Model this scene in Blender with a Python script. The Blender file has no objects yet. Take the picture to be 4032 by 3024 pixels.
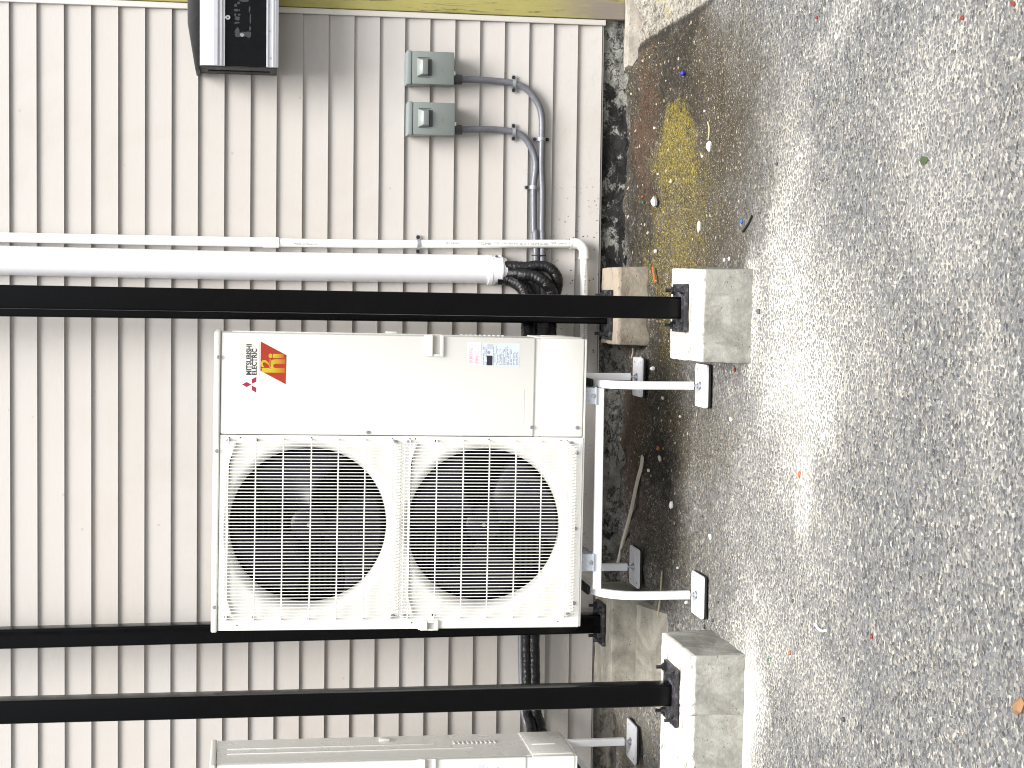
import bpy, bmesh, math, random
from mathutils import Vector, Matrix
random.seed(7)
sc = bpy.context.scene
COL = sc.collection
PI = math.pi
# ------------------------------------------------------------------ camera
FPX = 6500.0
TH, YAW, ROLL = math.atan(.1625), .053, .0045
CAM = Vector((0, -6.73, 1.66))
F = Vector((-math.sin(YAW)*math.cos(TH), math.cos(YAW)*math.cos(TH), -math.sin(TH)))
R0 = Vector((math.cos(YAW), math.sin(YAW), 0)); U0 = R0.cross(F)
RT = math.cos(ROLL)*R0 + math.sin(ROLL)*U0
UP = -math.sin(ROLL)*R0 + math.cos(ROLL)*U0
cd = bpy.data.cameras.new('camera'); cam = bpy.data.objects.new('camera', cd); COL.objects.link(cam)
cd.sensor_fit = 'HORIZONTAL'; cd.sensor_width = 36; cd.lens = FPX/4032*36
cd.clip_start = .1; cd.clip_end = 900
M = Matrix.Identity(4)
for i, v in enumerate((-UP, RT, -F)):      # the phone was held upright, the file is on its side
    for k in range(3): M[k][i] = v[k]
M.translation = CAM
cam.matrix_world = M
sc.camera = cam
# ------------------------------------------------------------------ world, sun, exposure
SUN_EL, SUN_AZ = math.radians(61), math.radians(160)     # azimuth measured clockwise from +Y
W = bpy.data.worlds.new('World'); sc.world = W; W.use_nodes = True
wn = W.node_tree.nodes; wl = W.node_tree.links
bg = wn['Background']
sky = wn.new('ShaderNodeTexSky'); sky.sky_type = 'NISHITA'; sky.sun_disc = False
sky.sun_elevation = SUN_EL; sky.sun_rotation = SUN_AZ
sky.air_density = 1.0; sky.dust_density = 4.0; sky.ozone_density = .6
hs = wn.new('ShaderNodeHueSaturation'); hs.inputs['Saturation'].default_value = .30
wl.new(sky.outputs[0], hs.inputs['Color']); wl.new(hs.outputs[0], bg.inputs['Color'])
bg.inputs['Strength'].default_value = .082
sd = bpy.data.lights.new('sun', 'SUN'); sun = bpy.data.objects.new('sun', sd); COL.objects.link(sun)
sd.energy = 2.3; sd.angle = math.radians(34); sd.color = (1, .975, .94)
sdir = Vector((math.sin(SUN_AZ)*math.cos(SUN_EL), math.cos(SUN_AZ)*math.cos(SUN_EL), math.sin(SUN_EL)))
sun.rotation_euler = sdir.to_track_quat('Z', 'Y').to_euler(); sun.location = (3, -5, 8)
sc.view_settings.view_transform = 'Standard'; sc.view_settings.look = 'None'
sc.cycles.filter_width = 1.0
sc.view_settings.exposure = 1.36; sc.view_settings.gamma = 1

# ------------------------------------------------------------------ measuring helpers (a point of the photo on a plane of the place)
def ray(x, y):
    return F + (3024-y-1512)/FPX*RT - (x-2016)/FPX*UP
def P(x, y, Y):
    d = ray(x, y); return CAM + d*((Y-CAM.y)/d.y)
def PZ(x, y, Z):
    d = ray(x, y); return CAM + d*((Z-CAM.z)/d.z)
def sstep(a, b, t):
    t = max(0, min(1, (t-a)/(b-a))); return t*t*(3-2*t)
def gz(X, Y):                                   # height of the ground
    return .10*sstep(-.95, -.08, Y)
def G(x, y):
    z = .0
    for _ in range(6):
        p = PZ(x, y, z); z = gz(p.x, p.y)
    return p

# ------------------------------------------------------------------ mesh builder
class MB:
    def __init__(s): s.bm = bmesh.new()
    def faces(s, vs, fs):
        v = [s.bm.verts.new(p) for p in vs]
        for f in fs:
            try: s.bm.faces.new([v[i] for i in f])
            except ValueError: pass
        return v
    def box(s, a, b, bev=0, seg=2):
        x0, y0, z0 = a; x1, y1, z1 = b
        x0, x1 = min(x0, x1), max(x0, x1); y0, y1 = min(y0, y1), max(y0, y1); z0, z1 = min(z0, z1), max(z0, z1)
        t = bmesh.new()
        v = [t.verts.new(p) for p in ((x0,y0,z0),(x1,y0,z0),(x1,y1,z0),(x0,y1,z0),(x0,y0,z1),(x1,y0,z1),(x1,y1,z1),(x0,y1,z1))]
        for f in ((3,2,1,0),(4,5,6,7),(0,1,5,4),(1,2,6,5),(2,3,7,6),(3,0,4,7)): t.faces.new([v[i] for i in f])
        if bev: bmesh.ops.bevel(t, geom=t.edges[:]+t.verts[:], offset=bev, segments=seg, profile=.5, affect='EDGES')
        s.merge(t); return s
    def merge(s, t, mtx=None):
        if mtx: t.transform(mtx)
        me = bpy.data.meshes.new('tmp'); t.to_mesh(me); t.free(); s.bm.from_mesh(me); bpy.data.meshes.remove(me)
    def prism(s, pts, y0, y1, bev=0):             # polygon in XZ, extruded along Y
        t = bmesh.new(); n = len(pts)
        a = [t.verts.new((p[0], y0, p[1])) for p in pts]; b = [t.verts.new((p[0], y1, p[1])) for p in pts]
        t.faces.new(a); t.faces.new(b[::-1])
        for i in range(n): t.faces.new((a[i], b[i], b[(i+1) % n], a[(i+1) % n]))
        bmesh.ops.recalc_face_normals(t, faces=t.faces[:])
        if bev: bmesh.ops.bevel(t, geom=t.edges[:], offset=bev, segments=2, profile=.5, affect='EDGES')
        s.merge(t); return s
    def hexa(s, top, bot, bev=0):                  # four top corners, four bottom corners
        t = bmesh.new(); v = [t.verts.new(p) for p in list(top)+list(bot)]
        for f in ((0,1,2,3),(7,6,5,4),(0,4,5,1),(1,5,6,2),(2,6,7,3),(3,7,4,0)): t.faces.new([v[i] for i in f])
        bmesh.ops.recalc_face_normals(t, faces=t.faces[:])
        if bev: bmesh.ops.bevel(t, geom=t.edges[:], offset=bev, segments=2, profile=.5, affect='EDGES')
        s.merge(t); return s
    def cyl(s, a, b, r, n=16, r2=None):
        a = Vector(a); b = Vector(b); d = (b-a); L = d.length; q = d.to_track_quat('Z', 'Y')
        r2 = r if r2 is None else r2; vs = []
        for z, rr in ((0, r), (L, r2)):
            for i in range(n):
                c = q @ Vector((rr*math.cos(2*PI*i/n), rr*math.sin(2*PI*i/n), z)); vs.append(a+c)
        fs = [(i, (i+1) % n, n+(i+1) % n, n+i) for i in range(n)]+[tuple(range(n))[::-1], tuple(range(n, 2*n))]
        s.faces(vs, fs); return s
    def sweep(s, path, prof, upv=None, cap=True):   # profile (list of 2D) along a path, rotation-minimising
        path = [Vector(p) for p in path]; rings = []
        T = []
        for i in range(len(path)):
            a = path[max(0, i-1)]; b = path[min(len(path)-1, i+1)]; T.append((b-a).normalized())
        up = Vector(upv) if upv else (Vector((0, 0, 1)) if abs(T[0].z) < .9 else Vector((0, 1, 0)))
        x = (up - T[0]*up.dot(T[0])).normalized()
        for i, p in enumerate(path):
            if i:
                x = (x - T[i]*x.dot(T[i])).normalized()
            y = T[i].cross(x)
            pr = prof(i) if callable(prof) else prof; n = len(pr)
            rings.append([s.bm.verts.new(p + x*q[0] + y*q[1]) for q in pr])
        for i in range(len(rings)-1):
            for k in range(n):
                s.bm.faces.new((rings[i][k], rings[i][(k+1) % n], rings[i+1][(k+1) % n], rings[i+1][k]))
        if cap: s.bm.faces.new(rings[0][::-1]); s.bm.faces.new(rings[-1])
        return s
    def tube(s, path, r, n=12, cap=True):
        if callable(r): return s.sweep(path, lambda i: [(r(i)*math.cos(2*PI*k/n), r(i)*math.sin(2*PI*k/n)) for k in range(n)], cap=cap)
        return s.sweep(path, [(r*math.cos(2*PI*k/n), r*math.sin(2*PI*k/n)) for k in range(n)], cap=cap)
    def lathe(s, prof, c, axis='Y', n=48, close=False):   # prof list of (r, h)
        c = Vector(c); rings = []
        for r, h in prof:
            ring = []
            for i in range(n):
                a = 2*PI*i/n
                if axis == 'Y': p = c + Vector((r*math.cos(a), h, r*math.sin(a)))
                else: p = c + Vector((r*math.cos(a), r*math.sin(a), h))
                ring.append(s.bm.verts.new(p))
            rings.append(ring)
        for i in range(len(rings)-1):
            for k in range(n): s.bm.faces.new((rings[i][k], rings[i][(k+1) % n], rings[i+1][(k+1) % n], rings[i+1][k]))
        if close: s.bm.faces.new(rings[0][::-1]); s.bm.faces.new(rings[-1])
        return s
    def build(s, name, mat, parent=None, smooth=None, off=None):
        bmesh.ops.recalc_face_normals(s.bm, faces=s.bm.faces[:])
        if off is not None: bmesh.ops.translate(s.bm, verts=s.bm.verts[:], vec=-Vector(off))
        me = bpy.data.meshes.new(name); s.bm.to_mesh(me); s.bm.free()
        me.materials.append(mat)
        if smooth is not None:
            for p in me.polygons: p.use_smooth = True
            me.set_sharp_from_angle(angle=math.radians(smooth))
        o = bpy.data.objects.new(name, me); COL.objects.link(o)
        if off is not None: o.location = off
        if parent: o.parent = parent
        return o

def spline(pts, n=8):                                 # Catmull-Rom through points
    pts = [Vector(p) for p in pts]; out = []
    q = [pts[0]*2-pts[1]]+pts+[pts[-1]*2-pts[-2]]
    for i in range(1, len(q)-2):
        for k in range(n):
            t = k/n; a, b, c, d = q[i-1], q[i], q[i+1], q[i+2]
            out.append(.5*((2*b)+(c-a)*t+(2*a-5*b+4*c-d)*t*t+(3*b-a-3*c+d)*t**3))
    out.append(pts[-1]); return out

def tag(o, label, cat, group=None, kind=None):
    if label: o['label'] = label
    if cat: o['category'] = cat
    if group: o['group'] = group
    if kind: o['kind'] = kind
    return o
def empty(name, loc, label, cat, group=None, rot=(0, 0, 0)):
    o = bpy.data.objects.new(name, None); COL.objects.link(o); o.location = loc; o.rotation_euler = rot
    o.empty_display_size = .05
    return tag(o, label, cat, group)
def copy_tree(o, parent=None):
    c = o.copy(); COL.objects.link(c); c.parent = parent
    for ch in list(o.children): copy_tree(ch, c)
    return c

# ------------------------------------------------------------------ materials
class NT:
    def __init__(s, name):
        s.m = bpy.data.materials.new(name); s.m.use_nodes = True; s.t = s.m.node_tree; s.N = s.t.nodes; s.L = s.t.links
        s.b = s.N['Principled BSDF']; s.co = s.N.new('ShaderNodeTexCoord')
    def lk(s, a, b): s.L.new(a, b)
    def v(s, sock, val):
        if hasattr(val, 'is_output') or isinstance(val, bpy.types.NodeSocket): s.L.new(val, sock)
        else: sock.default_value = val
    def pos(s, space='Object'): return s.co.outputs[space]
    def mapping(s, vec, scale=(1, 1, 1), loc=(0, 0, 0), rot=(0, 0, 0)):
        n = s.N.new('ShaderNodeMapping'); s.lk(vec, n.inputs[0]); n.inputs['Scale'].default_value = scale
        n.inputs['Location'].default_value = loc; n.inputs['Rotation'].default_value = rot; return n.outputs[0]
    def noise(s, vec, scale, detail=4, rough=.6, dist=0, out='Fac'):
        n = s.N.new('ShaderNodeTexNoise'); s.lk(vec, n.inputs['Vector']); n.inputs['Scale'].default_value = scale
        n.inputs['Detail'].default_value = detail; n.inputs['Roughness'].default_value = rough; n.inputs['Distortion'].default_value = dist
        return n.outputs[out]
    def vor(s, vec, scale, feature='F1', rand=1.0, dim='3D'):
        n = s.N.new('ShaderNodeTexVoronoi'); n.voronoi_dimensions = dim; n.feature = feature; s.lk(vec, n.inputs['Vector']); n.inputs['Scale'].default_value = scale
        n.inputs['Randomness'].default_value = rand; return n
    def ramp(s, fac, stops, interp='LINEAR'):
        n = s.N.new('ShaderNodeValToRGB'); s.lk(fac, n.inputs[0]); r = n.color_ramp; r.interpolation = interp
        while len(r.elements) < len(stops): r.elements.new(.5)
        for e, (p, c) in zip(r.elements, stops):
            e.position = p; e.color = (c if hasattr(c, '__len__') else (c, c, c))+((1,) if not hasattr(c, '__len__') or len(c) == 3 else ())
        return n.outputs[0]
    def mix(s, fac, a, b, mode='MIX'):
        n = s.N.new('ShaderNodeMix'); n.data_type = 'RGBA'; n.blend_type = mode
        for sock, val in ((n.inputs[0], fac), (n.inputs[6], a), (n.inputs[7], b)):
            if isinstance(val, bpy.types.NodeSocket): s.lk(val, sock)
            else: sock.default_value = (tuple(val)+(1,))[:4] if hasattr(val, '__len__') else val
        return n.outputs[2]
    def math(s, op, a, b=0, c=None, clamp=False):
        n = s.N.new('ShaderNodeMath'); n.operation = op; n.use_clamp = clamp
        s.v(n.inputs[0], a); s.v(n.inputs[1], b)
        if c is not None: s.v(n.inputs[2], c)
        return n.outputs[0]
    def mr(s, val, a, b, c=0, d=1, smooth=True):
        n = s.N.new('ShaderNodeMapRange'); n.interpolation_type = 'SMOOTHSTEP' if smooth else 'LINEAR'
        s.v(n.inputs['Value'], val)
        for k, q in zip(('From Min', 'From Max', 'To Min', 'To Max'), (a, b, c, d)): s.v(n.inputs[k], q)
        return n.outputs[0]
    def sep(s, vec):
        n = s.N.new('ShaderNodeSeparateXYZ'); s.lk(vec, n.inputs[0]); return n.outputs
    def comb(s, x, y, z):
        n = s.N.new('ShaderNodeCombineXYZ')
        for i, q in enumerate((x, y, z)): s.v(n.inputs[i], q)
        return n.outputs[0]
    def bump(s, h, strength, dist=.01, prev=None):
        n = s.N.new('ShaderNodeBump'); s.lk(h, n.inputs['Height']); n.inputs['Strength'].default_value = strength; n.inputs['Distance'].default_value = dist
        if prev is not None: s.lk(prev, n.inputs['Normal'])
        return n.outputs[0]
    def done(s, col=None, rough=None, metal=None, normal=None, spec=None):
        for k, val in (('Base Color', col), ('Roughness', rough), ('Metallic', metal), ('Normal', normal), ('Specular IOR Level', spec)):
            if val is None: continue
            if isinstance(val, bpy.types.NodeSocket): s.lk(val, s.b.inputs[k])
            else: s.b.inputs[k].default_value = (tuple(val)+(1,))[:4] if hasattr(val, '__len__') else val
        return s.m

def paint(name, c, rough=.45, metal=0., var=.08, dirt=.0, dirtcol=(.12, .10, .08), scale=6, bump=.0, bscale=300, spec=.5):
    t = NT(name); p = t.pos()
    n = t.noise(p, scale, 5, .65)
    a = tuple(x*(1-var) for x in c); b = tuple(min(1, x*(1+var)) for x in c)
    col = t.mix(n, a, b)
    if dirt:
        d = t.noise(p, scale*4, 8, .7, .5)
        col = t.mix(t.math('MULTIPLY', t.mr(d, .52, .78), dirt), col, dirtcol)
    r = t.mr(t.noise(p, scale*3, 4), .3, .7, max(.02, rough-.08), rough+.08)
    nm = t.bump(t.noise(p, bscale, 2), bump, .002) if bump else None
    return t.done(col, r, metal, nm, spec)

def concrete(name, base=(.36, .345, .31), dark=.45, rusty=0., coat=None, topz=0.):
    t = NT(name); p = t.pos()
    n1 = t.noise(p, 5, 8, .7, .6); n2 = t.noise(p, 28, 6, .7); n3 = t.noise(t.mapping(p, (3, 3, 1)), 9, 6, .65, 1.5)
    col = t.mix(t.mr(n1, .35, .7), tuple(x*.66 for x in base), tuple(min(.8, x*1.4) for x in base))
    col = t.mix(t.math('MULTIPLY', t.mr(n3, .55, .72), dark), col, (.16, .15, .125))
    col = t.mix(t.math('MULTIPLY', t.mr(n2, .55, .75), .3), col, (.52, .5, .46))
    pits = t.mr(t.vor(p, 70).outputs['Distance'], .10, .22)
    pitm = t.math('MULTIPLY', t.math('SUBTRACT', 1, pits), t.mr(t.noise(p, 11, 3), .5, .6))
    col = t.mix(t.math('MULTIPLY', pitm, .6), col, (.09, .08, .07))
    if rusty:
        r = t.noise(p, 14, 8, .75, 1.2)
        col = t.mix(t.math('MULTIPLY', t.mr(r, .5, .66), rusty), col, (.20, .095, .04))
    if coat:                                            # remains of a flaked pale skim coat, also painting overhead light on tops
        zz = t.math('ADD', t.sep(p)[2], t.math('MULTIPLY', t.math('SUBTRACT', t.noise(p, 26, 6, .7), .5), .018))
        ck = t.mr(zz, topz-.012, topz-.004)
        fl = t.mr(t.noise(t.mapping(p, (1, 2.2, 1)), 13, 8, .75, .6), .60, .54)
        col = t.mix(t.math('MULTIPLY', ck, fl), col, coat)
    h = t.math('ADD', t.noise(p, 60, 8, .7), t.math('MULTIPLY', pitm, -.8))
    return t.done(col, .92, 0, t.bump(h, .6, .006), .3)

m_white = paint('cream_enamel', (.69, .688, .652), .38, var=.015, scale=2.5)
m_white_lid = paint('cream_enamel_lid', (.68, .677, .64), .36, var=.012, scale=2)
m_wire = paint('grille_wire_white', (.84, .84, .80), .4, var=.01)
m_side = paint('cream_enamel_side', (.66, .655, .62), .32, var=.015, scale=3)
m_dark = paint('fan_black_plastic', (.004, .004, .005), .45, var=.2)
m_fan = paint('fan_blade_dark_grey', (.009, .009, .014), .30, var=.2, spec=.25)
m_void = paint('inner_baffle_black', (.003, .003, .004), .9, var=.1, spec=.1)
m_galv = paint('galvanised_steel', (.55, .57, .60), .30, 1., var=.2, dirt=.3, dirtcol=(.2, .2, .22), scale=20)
m_brk = paint('zinc_plated_bracket', (.46, .50, .55), .3, .25, var=.25, dirt=.3, dirtcol=(.2, .22, .25), scale=25)
m_screw = paint('zinc_screw', (.36, .37, .42), .45, .8, var=.2, scale=80)
m_hole_shadow = paint('hole_and_shadow_black', (.01, .01, .01), .8, var=.1)
m_stand = paint('white_powder_coat', (.80, .81, .83), .42, var=.02, dirt=.10, dirtcol=(.5, .5, .5), scale=8)
m_plate_w = paint('foot_plate_white', (.72, .73, .76), .5, var=.05, dirt=.25, dirtcol=(.42, .41, .42), scale=12)
m_rubber = paint('black_rubber', (.012, .012, .012), .75, var=.2)
m_tape = None
m_post = None
m_duct = paint('duct_white_plastic', (.83, .83, .86), .33, var=.01, scale=3)
m_pvc = paint('pvc_white', (.78, .79, .76), .36, var=.02, dirt=.12, dirtcol=(.5, .48, .42), scale=14)
m_ink = paint('printed_grey_ink', (.22, .22, .23), .7, var=.1)
m_box = paint('disconnect_grey_enamel', (.162, .184, .174), .42, var=.05, dirt=.12, dirtcol=(.30, .32, .31), scale=14)
m_box_l = paint('disconnect_grey_cap', (.20, .235, .235), .4, var=.05, scale=14)
m_conn = paint('connector_dark_grey', (.05, .055, .062), .5, var=.1, scale=40)
m_strap = paint('strap_zinc_grey', (.34, .355, .38), .42, .5, var=.15, scale=40)
m_trim = paint('trim_cream_vinyl', (.60, .575, .53), .45, var=.05, dirt=.18, dirtcol=(.36, .33, .28), scale=4)
m_alu = paint('brushed_aluminium', (.55, .56, .60), .38, .45, var=.06, dirt=.15, dirtcol=(.4, .4, .4), scale=12)
m_blackp = paint('black_panel', (.0015, .002, .0028), .45, spec=.15, var=.3, scale=30, dirt=.10, dirtcol=(.03, .035, .04))
m_blackbox = paint('black_weathered_box', (.020, .019, .021), .55, var=.3, dirt=.5, dirtcol=(.085, .08, .08), scale=18)
m_residue = paint('sticker_residue', (.025, .027, .033), .6, var=.5, scale=30)
m_lock = paint('lock_steel', (.55, .60, .56), .25, .9, var=.1)
m_red = paint('red_print', (.36, .030, .010), .4, var=.05, scale=20)
m_logo = paint('logo_red', (.32, .018, .055), .4, var=.04)
m_txt = paint('lettering_dark', (.045, .045, .06), .5, var=.05)
m_patch = paint('sticker_clear_film', (.72, .72, .65), .3, var=.01)
m_lblue = paint('rating_label_pale_blue', (.62, .68, .76), .4, var=.02)
m_lwhite = paint('warning_label_white', (.85, .84, .86), .4, var=.02)
m_lgrey = paint('label_print_grey', (.30, .32, .35), .5, var=.2, scale=200)
m_lpink = paint('label_print_pink', (.68, .30, .40), .5, var=.2, scale=200)
m_lblack = paint('label_black_field', (.02, .02, .03), .4, var=.2)
m_conc = concrete('concrete_pier', (.27, .255, .215), .5)
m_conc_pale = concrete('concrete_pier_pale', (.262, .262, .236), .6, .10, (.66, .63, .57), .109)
m_kerb = concrete('kerb_concrete', (.33, .31, .27), .4, .35)
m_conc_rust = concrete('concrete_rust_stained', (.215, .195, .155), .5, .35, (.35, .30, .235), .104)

# yellow gradient of the printed letters
t = NT('yellow_letter_gradient'); z = t.sep(t.pos('Generated'))[2]
m_yel = t.done(t.ramp(z, [(0, (.40, .10, .012)), (.25, (.46, .24, .015)), (.6, (.50, .42, .02)), (1, (.52, .42, .02))]), .4)

# black wrapped hose tape
t = NT('black_vinyl_tape'); p = t.pos()
wr = t.noise(t.mapping(p, (1, 1, 1)), 24, 3, .5, 1.8)
m_tape = t.done(t.mix(wr, (.003, .003, .0035), (.010, .010, .012)), t.mr(wr, .3, .7, .28, .45), 0, t.bump(wr, .7, .010), .35)
# glossy black post paint
t = NT('black_gloss_paint'); p = t.pos()
n = t.noise(p, 3, 6, .7, .6); fl = t.mr(t.vor(p, 26).outputs['Distance'], .02, .05)
spk = t.math('MULTIPLY', t.math('SUBTRACT', 1, fl), t.mr(t.noise(p, 7, 3), .55, .65))
m_post = t.done(t.mix(t.math('MULTIPLY', spk, .6), t.mix(n, (.0010, .0011, .0015), (.0022, .0024, .003)), (.05, .05, .055)), t.mr(t.noise(p, 14, 6, .7), .3, .7, .14, .28), 0, t.bump(t.noise(p, 40, 3), .06, .003), .15)
t = NT('black_base_plate'); p = t.pos(); n = t.noise(p, 35, 8, .75, .5)
m_bplate = t.done(t.mix(t.mr(n, .5, .68), (.012, .012, .014), (.11, .11, .13)), .5, 0, t.bump(n, .5, .003))

# ribbed liquid-tight conduit
def ribbed(name, c, along):
    t = NT(name); p = t.pos()
    n = t.noise(p, 60, 4, .6); col = t.mix(n, tuple(x*.75 for x in c), tuple(x*1.25 for x in c))
    return t.done(col, t.mr(n, .3, .7, .3, .5), .15, t.bump(n, .4, .002))
m_cond = ribbed('conduit_grey', (.135, .14, .16), 0)

# vinyl siding
SB, SA, S2 = .209, .1011, 6.2e-5
def course(k): return SB + SA*k + S2*k*k
t = NT('vinyl_siding'); p = t.pos(); s = t.sep(p); X, Z = s[0], s[2]
kk = t.math('FLOOR', t.math('DIVIDE', t.math('SUBTRACT', Z, SB-.0005), .2046))
seg = t.math('FLOOR', t.math('ADD', t.math('MULTIPLY', X, .42), t.math('MULTIPLY', kk, .37)))
wnz = t.N.new('ShaderNodeTexWhiteNoise'); wnz.noise_dimensions = '2D'; t.lk(t.comb(kk, seg, 0), wnz.inputs['Vector'])
base = t.mix(wnz.outputs[0], (.430, .405, .378), (.436, .420, .404))
grain = t.noise(t.mapping(p, (3, 1, 40)), 6, 6, .6)
col = t.mix(t.math('MULTIPLY', t.mr(grain, .3, .75), .22), base, (.39, .365, .335))
big = t.noise(p, 2.2, 6, .65, .8)
col = t.mix(t.math('MULTIPLY', t.mr(big, .45, .72), .28), col, (.365, .325, .28))
low = t.mr(Z, .75, .20)
splash = t.noise(t.mapping(p, (1.0, 1, 2.2)), 16, 8, .8, .3)
col = t.mix(t.math('MULTIPLY', t.math('MULTIPLY', t.mr(splash, .50, .72), low), .45), col, (.33, .28, .22))
vd = t.vor(t.mapping(p, (1, .2, .75)), 55); sp = t.mr(vd.outputs['Distance'], .20, .12)
spm = t.math('MULTIPLY', sp, t.mr(t.noise(p, 9, 4, .7), .42, .54))
near = t.math('MULTIPLY', t.mr(Z, .52, .28), t.math('MULTIPLY', t.mr(X, .62, .25), t.mr(X, -1.4, -.4)))
col = t.mix(t.math('MULTIPLY', spm, near), col, (.05, .04, .03))
vd2 = t.vor(p, 7.5); sp2 = t.mr(vd2.outputs['Distance'], .055, .03)
col = t.mix(t.math('MULTIPLY', sp2, .35), col, (.22, .18, .14))
m_siding = t.done(col, t.mr(big, .3, .7, .42, .55), 0, t.bump(grain, .12, .003), .4)

# weathered yellow board
t = NT('weathered_yellow_paint'); p = t.pos(); z = t.sep(p)[2]
g = t.noise(t.mapping(p, (22, 8, 1.6)), 3, 8, .75, .6); n = t.noise(p, 7, 6, .7)
col = t.mix(n, (.30, .265, .075), (.42, .385, .135))
col = t.mix(t.mr(g, .56, .66), col, (.10, .075, .04))
col = t.mix(t.math('MULTIPLY', t.mr(z, .42, .08), t.mr(t.noise(t.mapping(p, (6, 3, 1)), 4, 6), .30, .55)), col, (.23, .20, .17))
m_yboard = t.done(col, .75, 0, t.bump(g, .5, .004))

# foundation: dark rough masonry with tar patches
t = NT('tarred_foundation'); p = t.pos()
n = t.noise(t.mapping(p, (.8, 1, 1.2)), 7, 10, .78, .2); n2 = t.noise(p, 24, 10, .82, .2); X = t.sep(p)[0]
rid = t.math('ABSOLUTE', t.math('SUBTRACT', t.noise(t.mapping(p, (.8, 1, 1.2)), 9, 9, .75, .4), .5))
crack = t.mr(rid, .018, .005)
col = t.mix(t.mr(n2, .3, .72), (.15, .152, .145), (.42, .41, .37))
reg = t.math('MULTIPLY', t.mr(X, .95, .62), t.mr(X, -.25, .05))
tar = t.math('MAXIMUM', t.mr(t.math('ADD', n, t.math('MULTIPLY', reg, .13)), .56, .60), t.math('MULTIPLY', crack, .9))
col = t.mix(t.math('MULTIPLY', tar, .93), col, (.006, .006, .007))
lf = t.math('MULTIPLY', t.mr(X, -1.30, -1.55), t.mr(n2, .38, .52))
col = t.mix(t.math('MULTIPLY', lf, .8), col, (.25, .23, .19))
h = t.math('ADD', t.noise(p, 18, 10, .78), t.math('MULTIPLY', crack, -.5))
m_found = t.done(col, t.mr(tar, 0, 1, .9, .5), 0, t.bump(h, 1.0, .03), .3)

# ground: exposed aggregate asphalt, paler in a band and patches, brown and mossy by the wall
def gauss_pt(t, p, c, rx, ry, rot=0):
    q = t.mapping(p, (1/rx, 1/ry, 0), (-c[0]/rx, -c[1]/ry, 0))
    n = t.N.new('ShaderNodeVectorMath'); n.operation = 'LENGTH'; t.lk(q, n.inputs[0])
    return n.outputs['Value']
def to_ellipse(x, y, rx, ry):                         # stain centre and radii on the ground, from the photo
    c = G(x, y); a = G(x+rx, y); b = G(x, y+ry)
    return (c.x, c.y), abs(b.x-c.x), abs(a.y-c.y)
def field(t, p, items, o=1.35, i=.45):                               # strongest of several soft ellipses
    out = None
    for (x, y, rx, ry, k) in items:
        c, wx, wy = to_ellipse(x, y, rx, ry)
        f = t.mr(gauss_pt(t, p, c, wx, wy), o, i, 0, k)
        out = f if out is None else t.math('MAXIMUM', out, f)
    return out
t = NT('aggregate_asphalt'); p = t.pos()
warp = t.N.new('ShaderNodeVectorMath'); warp.operation = 'ADD'
wv = t.noise(p, 40, 2, .5, 0, 'Color'); sc_ = t.N.new('ShaderNodeVectorMath'); sc_.operation = 'SCALE'; t.lk(wv, sc_.inputs[0]); sc_.inputs['Scale'].default_value = .008
t.lk(p, warp.inputs[0]); t.lk(sc_.outputs[0], warp.inputs[1]); pw = warp.outputs[0]
w2 = t.N.new('ShaderNodeVectorMath'); w2.operation = 'SUBTRACT'; t.lk(t.noise(p, 3.2, 8, .72, .4, 'Color'), w2.inputs[0]); w2.inputs[1].default_value = (.5, .5, .5)
w3 = t.N.new('ShaderNodeVectorMath'); w3.operation = 'SCALE'; t.lk(w2.outputs[0], w3.inputs[0]); w3.inputs['Scale'].default_value = .75
w4 = t.N.new('ShaderNodeVectorMath'); w4.operation = 'ADD'; t.lk(p, w4.inputs[0]); t.lk(w3.outputs[0], w4.inputs[1]); pp = w4.outputs[0]
vc = t.vor(pw, 90, 'F1', dim='2D'); ve = t.vor(pw, 90, 'DISTANCE_TO_EDGE', dim='2D'); vf = t.vor(pw, 170, 'F1', dim='2D')
stone = t.sep(vc.outputs['Color']); fine = t.sep(vf.outputs['Color'])
stonecol = t.ramp(stone[0], [(0, (.045, .046, .050)), (.12, (.088, .090, .098)), (.5, (.145, .149, .158)), (.85, (.20, .20, .20)), (.93, (.32, .31, .28)), (1, (.52, .50, .45))])
stonecol = t.mix(t.math('MULTIPLY', t.mr(stone[1], .95, .98), .35), stonecol, (.20, .14, .11))
finecol = t.ramp(fine[0], [(0, (.04, .04, .038)), (.35, (.17, .165, .145)), (.7, (.32, .305, .265)), (1, (.46, .435, .375))])
worn = t.noise(p, 2.2, 8, .75, .3)
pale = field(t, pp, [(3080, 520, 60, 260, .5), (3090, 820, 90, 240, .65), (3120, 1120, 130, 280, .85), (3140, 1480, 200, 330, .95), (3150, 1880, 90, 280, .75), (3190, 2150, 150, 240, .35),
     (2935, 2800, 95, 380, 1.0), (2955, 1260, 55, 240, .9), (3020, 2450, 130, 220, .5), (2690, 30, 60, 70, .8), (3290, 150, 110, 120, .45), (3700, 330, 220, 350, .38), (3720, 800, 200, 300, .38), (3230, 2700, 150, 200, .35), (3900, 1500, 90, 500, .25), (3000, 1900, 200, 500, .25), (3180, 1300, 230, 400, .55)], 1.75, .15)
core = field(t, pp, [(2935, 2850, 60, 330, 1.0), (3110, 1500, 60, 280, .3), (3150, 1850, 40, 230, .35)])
rr = t.math('SUBTRACT', t.math('ADD', .34, t.math('MULTIPLY', stone[2], .34)), t.math('MULTIPLY', pale, .20))
edge = t.math('MULTIPLY', t.mr(vc.outputs['Distance'], t.math('ADD', rr, .07), t.math('SUBTRACT', rr, .07)), t.mr(ve.outputs['Distance'], .01, .06))
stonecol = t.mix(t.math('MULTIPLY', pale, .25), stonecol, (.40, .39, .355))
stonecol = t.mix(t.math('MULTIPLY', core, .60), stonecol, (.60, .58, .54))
matrixcol = t.mix(pale, finecol, (.66, .64, .58))
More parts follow.
